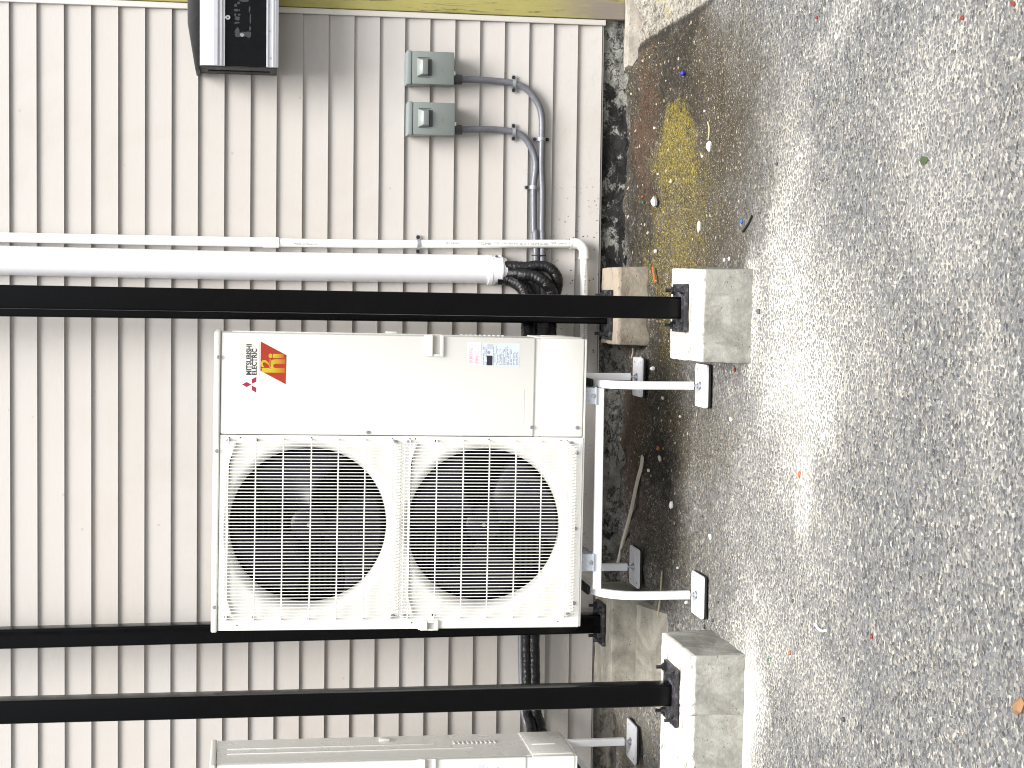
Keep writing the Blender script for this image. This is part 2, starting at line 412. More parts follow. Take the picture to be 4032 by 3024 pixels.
amt = t.math('SUBTRACT', 1, edge)
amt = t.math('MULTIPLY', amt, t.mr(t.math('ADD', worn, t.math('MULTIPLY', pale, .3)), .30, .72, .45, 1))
speck = t.math('MULTIPLY', t.mr(stone[2], .55, .95), t.mr(worn, .35, .7, .15, .8))
col = t.mix(amt, t.mix(t.math('MULTIPLY', speck, .5), stonecol, (.42, .405, .36)), matrixcol)
brown = field(t, pp, [(2700, 560, 350, 520, 1), (2700, 950, 270, 260, .95), (2600, 250, 270, 300, 1), (2600, 1300, 120, 300, 1), (2580, 1700, 210, 330, .95), (2580, 2080, 150, 300, .85), (2720, 1700, 190, 300, .6), (2720, 2150, 150, 300, .42), (2500, 2400, 60, 300, .5)])
soil = t.mix(t.mr(t.noise(p, 85, 6, .85), .38, .66), (.006, .005, .003), (.112, .088, .050))
grit = t.mix(t.math('MULTIPLY', t.mr(fine[1], .86, .92), t.mr(vf.outputs['Distance'], .45, .3)), soil, (.40, .35, .26))
col = t.mix(t.math('MULTIPLY', brown, t.mr(t.noise(p, 12, 8, .8), .3, .6, .80, .98)), col, grit)
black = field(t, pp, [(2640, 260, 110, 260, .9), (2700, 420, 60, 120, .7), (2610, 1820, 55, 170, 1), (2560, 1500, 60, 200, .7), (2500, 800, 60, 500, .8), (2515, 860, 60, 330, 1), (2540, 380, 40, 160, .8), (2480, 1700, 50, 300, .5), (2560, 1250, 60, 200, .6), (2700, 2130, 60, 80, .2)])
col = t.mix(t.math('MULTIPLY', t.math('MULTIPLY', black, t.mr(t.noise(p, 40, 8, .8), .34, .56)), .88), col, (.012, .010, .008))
rust = field(t, pp, [(2530, 480, 35, 330, 1), (2480, 1300, 40, 300, .5), (2490, 1800, 45, 500, .9), (2480, 2250, 40, 200, .6)])
col = t.mix(t.math('MULTIPLY', t.math('MULTIPLY', rust, t.mr(t.noise(p, 95, 6, .9, .5), .47, .57)), .8), col, (.125, .058, .028))
chv = t.vor(p, 26, 'F1', dim='2D'); chc = t.sep(chv.outputs['Color'])
chips = t.math('MULTIPLY', t.mr(t.math('SUBTRACT', chv.outputs['Distance'], t.math('MULTIPLY', chc[1], .13)), .06, .02), t.math('GREATER_THAN', chc[0], .72))
col = t.mix(t.math('MULTIPLY', chips, t.math('MULTIPLY', t.mr(brown, 0, .6, .25, 1), .85)), col, t.mix(chc[2], (.50, .47, .38), (.28, .21, .12)))
moss = field(t, pp, [(2640, 490, 75, 100, .70), (2655, 620, 110, 150, .60), (2680, 820, 160, 260, .46), (2660, 990, 140, 170, .50), (2600, 1180, 60, 180, .42), (2580, 1020, 50, 100, .5), (2610, 1330, 60, 200, .35), (2640, 1620, 50, 140, .25), (2600, 10, 40, 40, 1)])
mm = t.mr(t.math('ADD', t.noise(p, 105, 5, .9), t.math('MULTIPLY', t.math('SUBTRACT', moss, .5), .26)), .49, .555)
col = t.mix(t.math('MULTIPLY', t.math('MULTIPLY', mm, t.mr(moss, 0, .25)), .85), col, t.mix(t.mr(t.noise(p, 120, 4, .8), .35, .65), (.055, .045, .010), (.38, .30, .040)))
ja, jb = G(2553, 157), G(2756, 27); jd = (jb-ja).normalized()
jn = (jd.y, -jd.x) if (G(2600, 20)-ja).x*jd.y-(G(2600, 20)-ja).y*jd.x > 0 else (-jd.y, jd.x)
s2 = t.sep(p); jv = t.math('ADD', t.math('MULTIPLY', t.math('SUBTRACT', s2[0], ja.x), jn[0]), t.math('MULTIPLY', t.math('SUBTRACT', s2[1], ja.y), jn[1]))
jv = t.math('ADD', jv, t.math('MULTIPLY', t.math('SUBTRACT', t.noise(p, 20, 4), .5), .03))
beyond = t.math('MULTIPLY', t.mr(jv, .0, .012), t.mr(s2[1], -1.15, -.9))
col = t.mix(t.math('MULTIPLY', beyond, t.mr(t.noise(p, 50, 6, .8), .40, .58, .1, .7)), col, (.50, .47, .41))
joint = t.math('MULTIPLY', t.mr(t.math('ABSOLUTE', t.math('ADD', jv, .012)), .016, .004), t.mr(s2[1], -1.15, -.9))
col = t.mix(t.math('MULTIPLY', joint, .7), col, (.02, .018, .015))
tan = field(t, pp, [(2470, 2930, 70, 180, 1), (2530, 2900, 50, 200, .6), (2520, 2640, 60, 120, .6)])
col = t.mix(t.math('MULTIPLY', tan, t.mr(t.noise(p, 14, 8, .8), .42, .52)), col, t.mix(t.noise(p, 40, 6, .8), (.10, .085, .06), (.34, .30, .23)))
h = t.math('ADD', t.math('MULTIPLY', edge, .8), t.math('ADD', t.math('MULTIPLY', stone[2], .6), t.noise(p, 110, 6, .7)))
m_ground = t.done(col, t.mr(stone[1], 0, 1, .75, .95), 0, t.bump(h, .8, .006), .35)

# ------------------------------------------------------------------ ground
def axis(lo, hi, fine_lo, fine_hi, st):
    a = []; v = fine_lo
    while v < fine_hi: a.append(v); v += st
    a.append(fine_hi); d = st
    v = fine_hi
    while v < hi: d *= 1.5; v = min(hi, v+d); a.append(v)
    d = st; v = fine_lo
    while v > lo: d *= 1.5; v = max(lo, v-d); a.insert(0, v)
    return a
from mathutils import noise as NZ
xs = axis(-250, 250, -3.0, 1.8, .022); ys = axis(-250, 250, -4.3, .02, .022)
mb = MB(); vs = []; fs = []
for j, y in enumerate(ys):
    for i, x in enumerate(xs):
        z = gz(x, y) if y < .1 else .10
        if abs(x) < 6 and -7 < y < .1:
            r = .003 + .020*sstep(-.75, -.15, y)
            z += r*NZ.fractal(Vector((x*9, y*9, 0)), 1.0, 2.1, 4)*1.1 - .001
        vs.append((x, y, z))
nx = len(xs)
for j in range(len(ys)-1):
    for i in range(nx-1): fs.append((j*nx+i, j*nx+i+1, (j+1)*nx+i+1, (j+1)*nx+i))
mb.faces(vs, fs)
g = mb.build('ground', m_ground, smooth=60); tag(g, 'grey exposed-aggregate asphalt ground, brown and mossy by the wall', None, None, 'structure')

# ------------------------------------------------------------------ house wall
XR = P(1200, 54, 0).x                                  # right end of the siding
XL = -5.2
house = empty('house_wall', (0, 0, 0), 'cream vinyl sided house wall above a dark tarred foundation', 'wall')
mb = MB(); NC = 36
prof = []
for k in range(NC):
    z0, z1 = course(k), course(k+1); H = z1-z0
    prof += [(-.0120, z0), (-.0150, z0+.0012)]
    for q in (.2, .4, .6, .8, .92): prof.append((-.0150+.0132*q, z0+H*q))
    prof += [(-.0016, z1-.002), (-.0015, z1)]
prof_v = []
for X in (XL, XR-.004):
    prof_v.append([mb.bm.verts.new((X, a, b)) for a, b in prof])
for i in range(len(prof)-1): mb.bm.faces.new((prof_v[0][i], prof_v[1][i], prof_v[1][i+1], prof_v[0][i+1]))
sid = mb.build('siding', m_siding, house)
mb = MB(); mb.box((XL, .012, SB-.003), (XR+.30, .25, 3.9)); mb.build('wall_core', m_trim, house)
mb = MB()
e0 = P(0, -2, 0).x
mb.prism([(XR-.003, SB-.012), (XR+.020, SB-.012), (XR+.020, 3.9), (XR-.003, 3.9)], -.026, .0115, .003)
mb.build('corner_trim', m_trim, house, 40)
mb = MB(); mb.box((XL, -.004, SB-.009), (XR-.004, .0115, SB-.0035)); mb.build('starter_strip', m_trim, house)
# foundation, displaced
mb = MB(); vs = []; fs = []; nxx = 460; nzz = 44; fx0, fx1 = -3.0, XR+.02
for j in range(nzz+1):
    for i in range(nxx+1):
        x = fx0+(fx1-fx0)*i/nxx; z = -.12+(SB-.006+.12)*j/nzz
        f = NZ.fractal(Vector((x*7, z*10, 2)), .9, 2.1, 5)
        q_ = 1-j/nzz; y = .012 - .16*q_**1.3*(.55+.45*NZ.noise(Vector((x*3.1, 0, 5)))) - .026*f*(.35+q_)
        vs.append((x, min(y, .011), z))
for j in range(nzz):
    for i in range(nxx): a = j*(nxx+1)+i; fs.append((a, a+1, a+nxx+2, a+nxx+1))
mb.faces(vs, fs); mb.build('foundation', m_found, house, 35)
mb = MB(); mb.box((XL, .02, -.2), (-3.0, .2, SB-.01)); mb.build('foundation', m_found, house)

# yellow board beside the siding
mb = MB(); zb = P(2474, 40, -.03).z
mb.box((XR+.0215, -.034, zb+.0), (XR+.30, .0115, 3.9), .004)
o = mb.build('yellow_board', m_yboard, None, 40, off=(XR+.16, 0, zb)); tag(o, 'weathered yellow painted wooden board at the right end of the siding', 'board')
# pale concrete kerb stub under the yellow board
pts_t = [P(2474, -260, -.10), P(2474, 40, -.10), P(2476, 200, -.11), P(2490, 268, -.12)]
mb = MB(); zt = P(2476, 60, -.11).z
kx = [XR+.75, XR+.10, XR-.01, P(2490, 268, -.12).x]
top = [(kx[3], -.045, .125), (kx[3]+.01, -.13, .125), (kx[0], -.21, zt), (kx[0], -.040, zt)]
bot = [(kx[3]-.02, -.045, .0), (kx[3]-.02, -.16, .0), (kx[0], -.27, -.02), (kx[0], -.040, -.02)]
mb.hexa(top, bot)
bmesh.ops.subdivide_edges(mb.bm, edges=mb.bm.edges[:], cuts=14, use_grid_fill=True)
for v in mb.bm.verts:
    f = NZ.fractal(v.co*14, .9, 2.1, 4); v.co += Vector((0, -.012*f, .010*f))
o = mb.build('kerb_stub', m_kerb, None, 50, off=(XR+.2, -.12, .05)); tag(o, 'short rough pale concrete kerb at the foot of the yellow board', 'kerb')

# ------------------------------------------------------------------ concrete piers
def pier(name, corners_top, ztop, zbot, mat, label, spread=.012, seed=1, front_drop=0):
    # corners_top: (x,y) world, order back-left, back-right, front-right, front-left
    mb = MB(); c = Vector((sum(p[0] for p in corners_top)/4, sum(p[1] for p in corners_top)/4, 0))
    T = [Vector((p[0], p[1], ztop)) for p in corners_top]
    B = [Vector((p[0], p[1], zbot)) + (Vector((p[0], p[1], 0))-c).normalized()*spread for p in corners_top]
    mb.hexa(T, B, .004)
    bmesh.ops.subdivide_edges(mb.bm, edges=[e for e in mb.bm.edges if e.calc_length() > .05], cuts=16, use_grid_fill=True)
    for v in mb.bm.verts:
        f = NZ.fractal(v.co*9+Vector((seed*3.1, 0, 0)), .9, 2.1, 5); f2 = NZ.noise(v.co*38)
        d = (v.co-Vector((c.x, c.y, (ztop+zbot)/2))).normalized()
        v.co += d*(.0035*f+.0026*f2)
    o = mb.build(name, mat, None, 45, off=(c.x, c.y, (ztop+zbot)/2)); tag(o, label, 'concrete pier', 'concrete piers carrying the black posts'); return o
ZF = .168
def c2(x, y, Z): p = PZ(x, y, Z); return (p.x, p.y)
FRY = PZ(2768, 1060, ZF).y; 
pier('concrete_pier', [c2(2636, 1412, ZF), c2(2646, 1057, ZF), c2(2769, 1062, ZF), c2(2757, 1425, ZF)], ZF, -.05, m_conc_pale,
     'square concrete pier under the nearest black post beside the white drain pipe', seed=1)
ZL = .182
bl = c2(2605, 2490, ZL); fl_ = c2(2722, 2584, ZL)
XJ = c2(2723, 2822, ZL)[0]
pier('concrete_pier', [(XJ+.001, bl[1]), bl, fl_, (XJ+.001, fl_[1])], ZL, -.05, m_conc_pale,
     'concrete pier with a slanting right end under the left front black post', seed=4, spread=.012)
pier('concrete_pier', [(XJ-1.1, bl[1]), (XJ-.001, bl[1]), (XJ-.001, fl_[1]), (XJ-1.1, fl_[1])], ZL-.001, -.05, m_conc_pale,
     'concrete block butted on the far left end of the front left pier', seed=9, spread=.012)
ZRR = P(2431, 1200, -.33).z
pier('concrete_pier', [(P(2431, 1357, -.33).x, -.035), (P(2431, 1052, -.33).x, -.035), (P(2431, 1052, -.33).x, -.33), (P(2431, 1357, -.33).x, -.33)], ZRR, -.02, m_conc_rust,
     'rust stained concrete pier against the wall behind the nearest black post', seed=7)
ZRL = P(2409, 2500, -.36).z
pier('concrete_pier', [(P(2409, 2760, -.36).x, -.035), (P(2409, 2350, -.36).x, -.035), (P(2409, 2350, -.36).x, -.36), (P(2409, 2760, -.36).x, -.36)], ZRL, -.02, m_conc,
     'tan concrete pier against the wall beneath the rear left black post', seed=11)
# pale mortar apron spread in front of rear left pier
mb = MB(); xa, xb = P(2409, 2760, -.36).x, P(2409, 2370, -.36).x; n = 40; vs = []; fs = []
for j in range(9):
    for i in range(n+1):
        x = xa+(xb-xa)*i/n; y = -.335-.27*j/8*(1+.12*NZ.noise(Vector((x*6, 0, 1)))); e = 1-j/8
        z = gz(x, y)+.035*e+.004*NZ.noise(Vector((x*22, y*22, 3)))-(.012 if j == 8 else -.003)
        if i in (0, n): z -= .03
        vs.append((x, y, z))
for j in range(8):
    for i in range(n): a = j*(n+1)+i; fs.append((a, a+1, a+n+2, a+n+1))
mb.faces(vs, fs); o = mb.build('mortar_apron', m_conc, None, 60); tag(o, 'smeared mortar skirt spread in front of the rear left pier', 'mortar', None, 'structure')

# ------------------------------------------------------------------ black steel posts
PW = .0762
def hexbolt(mb, x, y, z, r=.013, h=.011, stud=.02):
    n = 6; vs = [(x+r*math.cos(PI/3*i), y+r*math.sin(PI/3*i), z) for i in range(6)]+[(x+r*math.cos(PI/3*i), y+r*math.sin(PI/3*i), z+h) for i in range(6)]
    mb.faces(vs, [(5,4,3,2,1,0), (6,7,8,9,10,11)]+[(i, (i+1) % 6, 6+(i+1) % 6, 6+i) for i in range(6)])
    mb.cyl((x, y, z+h), (x, y, z+h+stud), r*.5, 10)
    mb.cyl((x, y, z-.001), (x, y, z+.003), r*1.35, 14)
def post(loc, yaw, label, plate_z=0, pw=.165, pd=.165, lean=(0, 0), ht=3.6, plate_off=(0, 0), group='black steel posts', rust=False):
    r = empty('steel_post', loc, label, 'post', group, (lean[0], lean[1], yaw))
    mb = MB(); h = PW/2
    prof = []
    for cx, cy, a0 in ((h-.009, h-.009, 0), (-h+.009, h-.009, 90), (-h+.009, -h+.009, 180), (h-.009, -h+.009, 270)):
        for k in range(5):
            a = math.radians(a0+22.5*k); prof.append((cx+.009*math.cos(a), cy+.009*math.sin(a)))
    mb.sweep([(0, 0, .012), (0, 0, ht)], prof, (1, 0, 0)); mb.build('shaft', m_post, r, 40)
    mb = MB(); mb.box((plate_off[0]-pw/2, plate_off[1]-pd/2, 0), (plate_off[0]+pw/2, plate_off[1]+pd/2, .0125), .002)
    pl = mb.build('base_plate', m_bplate, r, 40)
    for sx in (-1, 1):
        for sy in (-1, 1):
            mb = MB(); hexbolt(mb, plate_off[0]+sx*(pw/2-.022), plate_off[1]+sy*(pd/2-.022), .0125); mb.build('bolt', m_bplate, pl, 30)
    return r
# front right
b0 = P(2688, 1170, -1.245); b1 = P(2688, 1256, -1.245)
post(((b0.x+b1.x)/2, -1.245+PW/2, ZF+.004), 0, 'tall black steel post on a pier, nearest the white drain pipe', lean=(0, .0045))
b0 = P(2647, 2697, -1.262); b1 = P(2647, 2783, -1.262)
post(((b0.x+b1.x)/2, -1.262+PW/2, ZL+.003), -.02, 'tall black steel post on the long pier at the left', lean=(0, .001), pw=.20, pd=.17)
# rear posts
b0 = P(1850, 2431, -.22); b1 = P(1850, 2506, -.22)
post(((b0.x+b1.x)/2, -.22+PW/2, ZRL+.003), 0, 'black steel post by the wall, partly hidden behind the air conditioner', lean=(0, -.006), pw=.17, pd=.14)
e = P(1500, 1267, -.22)
post((e.x+PW/2, -.22+PW/2, ZRR+.003), 0, 'rear black steel post hidden behind the nearest front post', lean=(0, .002), pw=.20, pd=.15)

# ------------------------------------------------------------------ drain pipe (white PVC)
pipe_r = .0168; YP = -.045
root = empty('drain_pipe', P(2200, 960, YP), 'thin white plastic drain pipe with printed text and an elbow at the bottom', 'pipe')
def loc(root, p): return Vector(p)-Vector(root.location)
A = [P(-200, 930, YP), P(0, 934, YP), P(984, 953, YP), P(1500, 961, YP), P(2255, 959.5, YP)]
mb = MB(); mb.tube([loc(root, p) for p in A], pipe_r, 20); mb.build('pipe_run', m_pvc, root, 40)
mb = MB(); c0, c1 = P(-200, 930, YP), P(1040, 954, YP); mb.tube([loc(root, p) for p in (c0, P(0, 934, YP), P(520, 944, YP), c1)], pipe_r+.0024, 20)
mb.cyl(loc(root, P(1036, 954, YP)), loc(root, P(1097, 955, YP)), pipe_r+.0045, 20); mb.build('coupling', m_pvc, root, 40)
# elbow
ec = P(2301.5, 959.5, YP); rr = .036
pts = [Vector((ec.x, YP, ec.z+rr+.028)), Vector((ec.x, YP, ec.z+rr))]
for k in range(1, 8):
    a = k/8*PI/2; pts.append(Vector((ec.x-rr+rr*math.cos(a), YP, ec.z+rr-rr*math.sin(a))))
pts += [Vector((ec.x-rr, YP, ec.z)), Vector((ec.x-rr-.026, YP, ec.z))]
mb = MB(); mb.tube([loc(root, p) for p in pts], pipe_r+.0048, 20)
for a, b in ((pts[0], pts[0]-Vector((0, 0, .006))), (pts[-1], pts[-1]+Vector((.006, 0, 0)))): mb.cyl(loc(root, a), loc(root, b), pipe_r+.0066, 20)
mb.build('elbow', m_pvc, root, 40)
hz = P(2303, 1463, YP)
mb = MB(); mb.tube([loc(root, Vector((ec.x-rr-.02, YP, ec.z))), loc(root, Vector((hz.x, YP, ec.z-.006)))], pipe_r, 20)
mb.build('pipe_run', m_pvc, root, 40)

_font = None
def text_bm(s, w=None, h=None, bold=0, ext=.0004):
    cu = bpy.data.curves.new('t', 'FONT'); cu.body = s; cu.size = 1; cu.offset = bold; cu.extrude = 0; cu.resolution_u = 3
    o = bpy.data.objects.new('t', cu); COL.objects.link(o); bpy.context.view_layer.update()
    me = bpy.data.meshes.new_from_object(o.evaluated_get(bpy.context.evaluated_depsgraph_get()))
    bpy.data.objects.remove(o); bpy.data.curves.remove(cu)
    xs = [v.co.x for v in me.vertices]; ys_ = [v.co.y for v in me.vertices]
    x0, x1, y0, y1 = min(xs), max(xs), min(ys_), max(ys_)
    sx = (w/(x1-x0)) if w else None; sy = (h/(y1-y0)) if h else None
    sx = sx or sy; sy = sy or sx
    for v in me.vertices: v.co.x = (v.co.x-x0)*sx; v.co.y = (v.co.y-y0)*sy
    t = bmesh.new(); t.from_mesh(me); bpy.data.meshes.remove(me); return t
def text_obj(s, w, h, origin, right, up, mat, parent, name='lettering', bold=0, thick=.0006):
    t = text_bm(s, w, h, bold)
    right = Vector(right); up = Vector(up); nrm = right.cross(up)
    m = Matrix.Identity(4)
    for i, v in enumerate((right, up, nrm)):
        for k in range(3): m[k][i] = v[k]
    m.translation = Vector(origin); t.transform(m)
    me = bpy.data.meshes.new(name); t.to_mesh(me); t.free(); me.materials.append(mat)
    o = bpy.data.objects.new(name, me); COL.objects.link(o); o.parent = parent; return o
yt = YP-pipe_r-.0007
def ptxt(s, xa, xb, h=.0105, yc=958):
    a = P(xa, yc, yt); b = P(xb, yc, yt)
    o = text_obj(s, abs(a.z-b.z), h, loc(root, Vector((a.x-h/2, yt, a.z))), (0, 0, -1), (1, 0, 0), m_ink, root)
ptxt('JM EAGLE', 1756, 1812); ptxt('1" SCH40', 1882, 1932); ptxt('PVC1120  450 PSI  @ 73°F  ASTM D1785', 1948, 2158); ptxt('NSF  pw-G  U P', 2168, 2262)
ptxt('Made in America', 1158, 1250, .0075, 959)
a = Vector((ec.x-rr-.05, yt, ec.z)); b = Vector((hz.x+.03, yt, ec.z))
text_obj('1" SCH40  PVC1120  450 PSI  @ 73°F  ASTM D1785  NSF  pw-G  U P', a.x-b.x, .008, loc(root, a+Vector((0, 0, .004))), (-1, 0, 0), (0, 0, -1), m_ink, root)

def pipe_strap(name, c, r, axis, label, mat=m_strap, w=.014, ear=.022, cat='pipe strap', group='straps holding pipes to the wall', screws=True, ears=(1, 1)):
    # c centre of pipe, axis 'Z' pipe runs vertically, 'X' horizontally
    root = empty(name, c, label, cat, group)
    mb = MB(); pr = []
    pts = []
    n = 12; dY = -c[1]-.018
    if ears[0]: pts += [(-(r+ear), dY), (-(r+.001), dY)]
    pts += [(-(r+.001), .0)]
    for k in range(n+1):
        a = PI + PI*k/n; pts.append(((r+.001)*math.cos(a), (r+.001)*math.sin(a)))
    pts += [((r+.001), .0)]
    if ears[1]: pts += [((r+.001), dY), ((r+ear), dY)]
    th = .0022
    vs = []; 
    for (u, y) in pts:
        L = math.hypot(u, y) or 1
        for off in (0, th):
            for s in (-w/2, w/2):
                if abs(y-dY) < 1e-6 and abs(u) > r+.0005: uu, yy = u, y-off
                else: uu, yy = u*(1+off/max(L, r)), y*(1+off/max(L, r)) if y < 0 else y
                vs.append((uu, yy, s) if axis == 'Z' else (s, yy, uu))
    fs = []
    for i in range(len(pts)-1):
        a = 4*i; b = a+4
        fs += [(a, a+1, b+1, b), (a+2, b+2, b+3, a+3), (a, b, b+2, a+2), (a+1, a+3, b+3, b+1)]
    fs += [(0, 2, 3, 1), (4*len(pts)-4, 4*len(pts)-3, 4*len(pts)-1, 4*len(pts)-2)]
    mb.faces(vs, fs); mb.build('band', mat, root, 40)
    for e, u in zip(ears, (-(r+ear*.55), r+ear*.55)):
        if not e: continue
        mb = MB(); p0 = (u, dY-th, 0) if axis == 'Z' else (0, dY-th, u)
        mb.cyl(p0, (p0[0], p0[1]-.005, p0[2]), .0075, 10); mb.build('screw', m_rubber, root, 30)
    return root
cs = P(1648, 961.5, YP)
pipe_strap('pipe_strap', cs, pipe_r, 'Z', 'grey zinc strap clamping the white drain pipe above its elbow', w=.013)

# ------------------------------------------------------------------ line-set duct
YD = -.045
def duct_prof(w, d):                                   # U shape seen from above (x, y)
    pts = []; n = 18
    for k in range(n+1):
        a = PI*k/n; pts.append((w/2*math.cos(a), (-d)*abs(math.sin(a))**.8))
    return pts
root = empty('line_set_duct', P(1900, 1058, -.04), 'wide white plastic duct for refrigerant lines running up the siding', 'duct')
def duct_piece(mb, xa, ya0, ya1, xb, yb0, yb1, d, d2=None, extra=0):
    secs = []
    for (x, y0, y1, dd) in ((xa, ya0, ya1, d), (xb, yb0, yb1, d2 or d)):
        a, b = P(x, y0, YD), P(x, y1, YD); w = abs(a.x-b.x)+2*extra; c = (a+b)/2
        secs.append([loc(root, (c.x+q[0], -.014+q[1], c.z)) for q in duct_prof(w, dd)])
    n = len(secs[0]); v = [[mb.bm.verts.new(p) for p in s] for s in secs]
    for k in range(n-1): mb.bm.faces.new((v[0][k], v[0][k+1], v[1][k+1], v[1][k]))
    mb.bm.faces.new(v[0]); mb.bm.faces.new(v[1][::-1]); mb.bm.faces.new((v[0][0], v[1][0], v[1][-1], v[0][-1]))
mb = MB(); duct_piece(mb, -300, 960, 1078, 0, 965.5, 1083, .078); duct_piece(mb, 0, 965.5, 1083, 984, 989, 1103.4, .078); duct_piece(mb, 984, 989, 1103.4, 1925, 1003, 1117, .078)
mb.build('cover', m_duct, root, 40)
mb = MB(); duct_piece(mb, 1921, 1002, 1121, 1936, 1002.5, 1123, .085); duct_piece(mb, 1936, 1004, 1121, 1966, 1004.5, 1121, .084); duct_piece(mb, 1966, 1004.5, 1121, 1994, 1016, 1112, .084, .076)
duct_piece(mb, 1969, 1003, 1122, 1975, 1004, 1121, .0855, .085)
mb.build('end_fitting', m_duct, root, 40)
for yy in (1009.5, 1116.5):
    mb = MB(); q = P(1953, yy, -.060); mb.cyl(loc(root, (q.x, -.045, q.z)), loc(root, (q.x, -.082, q.z)), .0042, 10); mb.build('screw', m_conn, root)

# ------------------------------------------------------------------ black wrapped refrigerant lines
def hose(pts, r, label, name='refrigerant_line', wob=.1):
    path = spline([P(x, y, Y) for x, y, Y in pts], 9)
    r *= 1.16; mb = MB(); mb.tube(path, lambda i: r*(1+wob*NZ.noise(path[i]*32)+.04*math.sin(i*2.3)), 16)
    c = path[len(path)//2]
    o = mb.build(name, m_tape, None, 50, off=c); tag(o, label, 'hose', 'black taped refrigerant lines'); return o
def k5(x, y, Y): return (1500+x/2.458, 800+y/2.458, Y)
hose([k5(1130, 620, -.065), k5(1215, 612, -.068), k5(1380, 618, -.085), k5(1520, 606, -.10), k5(1620, 622, -.11), k5(1690, 690, -.115), k5(1712, 780, -.11), k5(1690, 880, -.10), k5(1650, 960, -.12), (2170, 1300, -.20), (2170, 1420, -.42)], .0190,
     'black taped line looping widest around below the white duct end')
hose([k5(1130, 665, -.06), k5(1215, 672, -.062), k5(1380, 690, -.10), k5(1500, 712, -.12), k5(1600, 780, -.135), k5(1650, 860, -.13), k5(1640, 1000, -.13), (2145, 1300, -.22), (2120, 1420, -.42)], .0215,
     'black taped line in the middle of those leaving the white duct')
hose([k5(1130, 725, -.055), k5(1215, 730, -.060), k5(1300, 765, -.075), k5(1375, 830, -.09), k5(1410, 930, -.10), k5(1420, 1100, -.12), (2078, 1330, -.22), (2070, 1420, -.42)], .0235,
     'leftmost black taped line leaving the white duct, bending to the unit')
hose([k5(1130, 690, -.03), k5(1215, 700, -.034), k5(1330, 760, -.045), k5(1440, 840, -.06), k5(1480, 930, -.07), k5(1470, 1100, -.09), (2108, 1330, -.18), (2100, 1420, -.40)], .018,
     'thin black taped line lying against the siding behind the others')
hose([(2092, 1500, -.30), (2092, 1700, -.14), (2080, 2100, -.10), (2072, 2480, -.09), (2074, 2660, -.09), (2078, 2800, -.11), (2092, 2860, -.20), (2110, 2980, -.40)], .0175,
     'upper black taped line crossing to the left air conditioner')
hose([(2112, 1500, -.34), (2112, 1700, -.14), (2106, 2100, -.10), (2102, 2480, -.09), (2104, 2660, -.09), (2110, 2800, -.12), (2128, 2870, -.20), (2150, 3000, -.42)], .0205,
     'lower black taped line crossing to the left air conditioner')

# ------------------------------------------------------------------ grey conduits
def k2(x, y, Y=-.032): return (1200+x/1.8433, y/1.8433, Y)
CR = .0136
def conduit(pts, label):
    path = spline([P(*q) for q in pts], 12); mb = MB()
    # fine rings of the flexible conduit
    mb.tube(path, lambda i: CR*(1+.012*(i % 2)), 14)
    c = path[len(path)//2]; o = mb.build('conduit', m_cond, None, 60, off=c); tag(o, label, 'conduit', 'grey electrical conduits'); return o
conduit([k2(1100, 577, -.05), k2(1140, 577, -.05), k2(1250, 578, -.045), k2(1400, 590), k2(1520, 606), k2(1600, 640), k2(1660, 700), k2(1705, 780), k2(1722, 870), k2(1722, 1010), k2(1718, 1200), k2(1725, 1400), k2(1722, 1659),
         k5(1562, 300, -.032), k5(1562, 700, -.034), k5(1560, 1000, -.034), (2132, 1330, -.06), (2125, 1500, -.05), (2060, 1900, -.04), (2052, 2480, -.034), (2054, 2660, -.034), (2060, 2790, -.05), (2082, 2880, -.10), (2120, 2990, -.34)],
        'grey conduit from the right disconnect box, the lower of the two horizontal runs')
conduit([k2(1100, 942, -.05), k2(1140, 942, -.05), k2(1250, 938, -.045), k2(1400, 942), k2(1520, 958), k2(1590, 995), k2(1640, 1065), k2(1668, 1140), k2(1675, 1220), k2(1662, 1360), k2(1664, 1659),
         k5(1495, 300, -.034), k5(1500, 700, -.036), k5(1502, 1000, -.04), (2112, 1330, -.12), (2110, 1420, -.40)],
        'grey conduit from the left disconnect box, the upper of the two horizontal runs')
pipe_strap('pipe_strap', P(*k2(1519, 606)), CR, 'Z', 'zinc strap on the conduit just below the right disconnect box')
pipe_strap('pipe_strap', P(*k2(1517, 958)), CR, 'Z', 'zinc strap on the conduit just below the left disconnect box')
pipe_strap('pipe_strap', P(*k2(1717, 1010)), CR, 'X', 'zinc strap on the conduit where it starts running level')
pipe_strap('pipe_strap', P(*k2(1660, 1360)), CR, 'X', 'one eared zinc strap on the upper conduit right of the drain pipe', ears=(0, 1))
a, b = P(*k5(1463, 505, -.034)), P(*k5(1592, 508, -.034))
mb = MB(); c = (a+b)/2; pts = []
for k in range(24):
    an = 2*PI*k/24; pts.append((c.x, c.y+.0165*math.sin(an), c.z+(.0295)*math.cos(an)))
pts.append(pts[0]); mb.sweep(pts, [(.0025, -.001), (.0025, .001), (-.0025, .001), (-.0025, -.001)], (1, 0, 0), cap=False)
o = mb.build('cable_tie', m_rubber, None, off=c); tag(o, 'black cable tie round both grey conduits left of the drain pipe', 'cable tie')

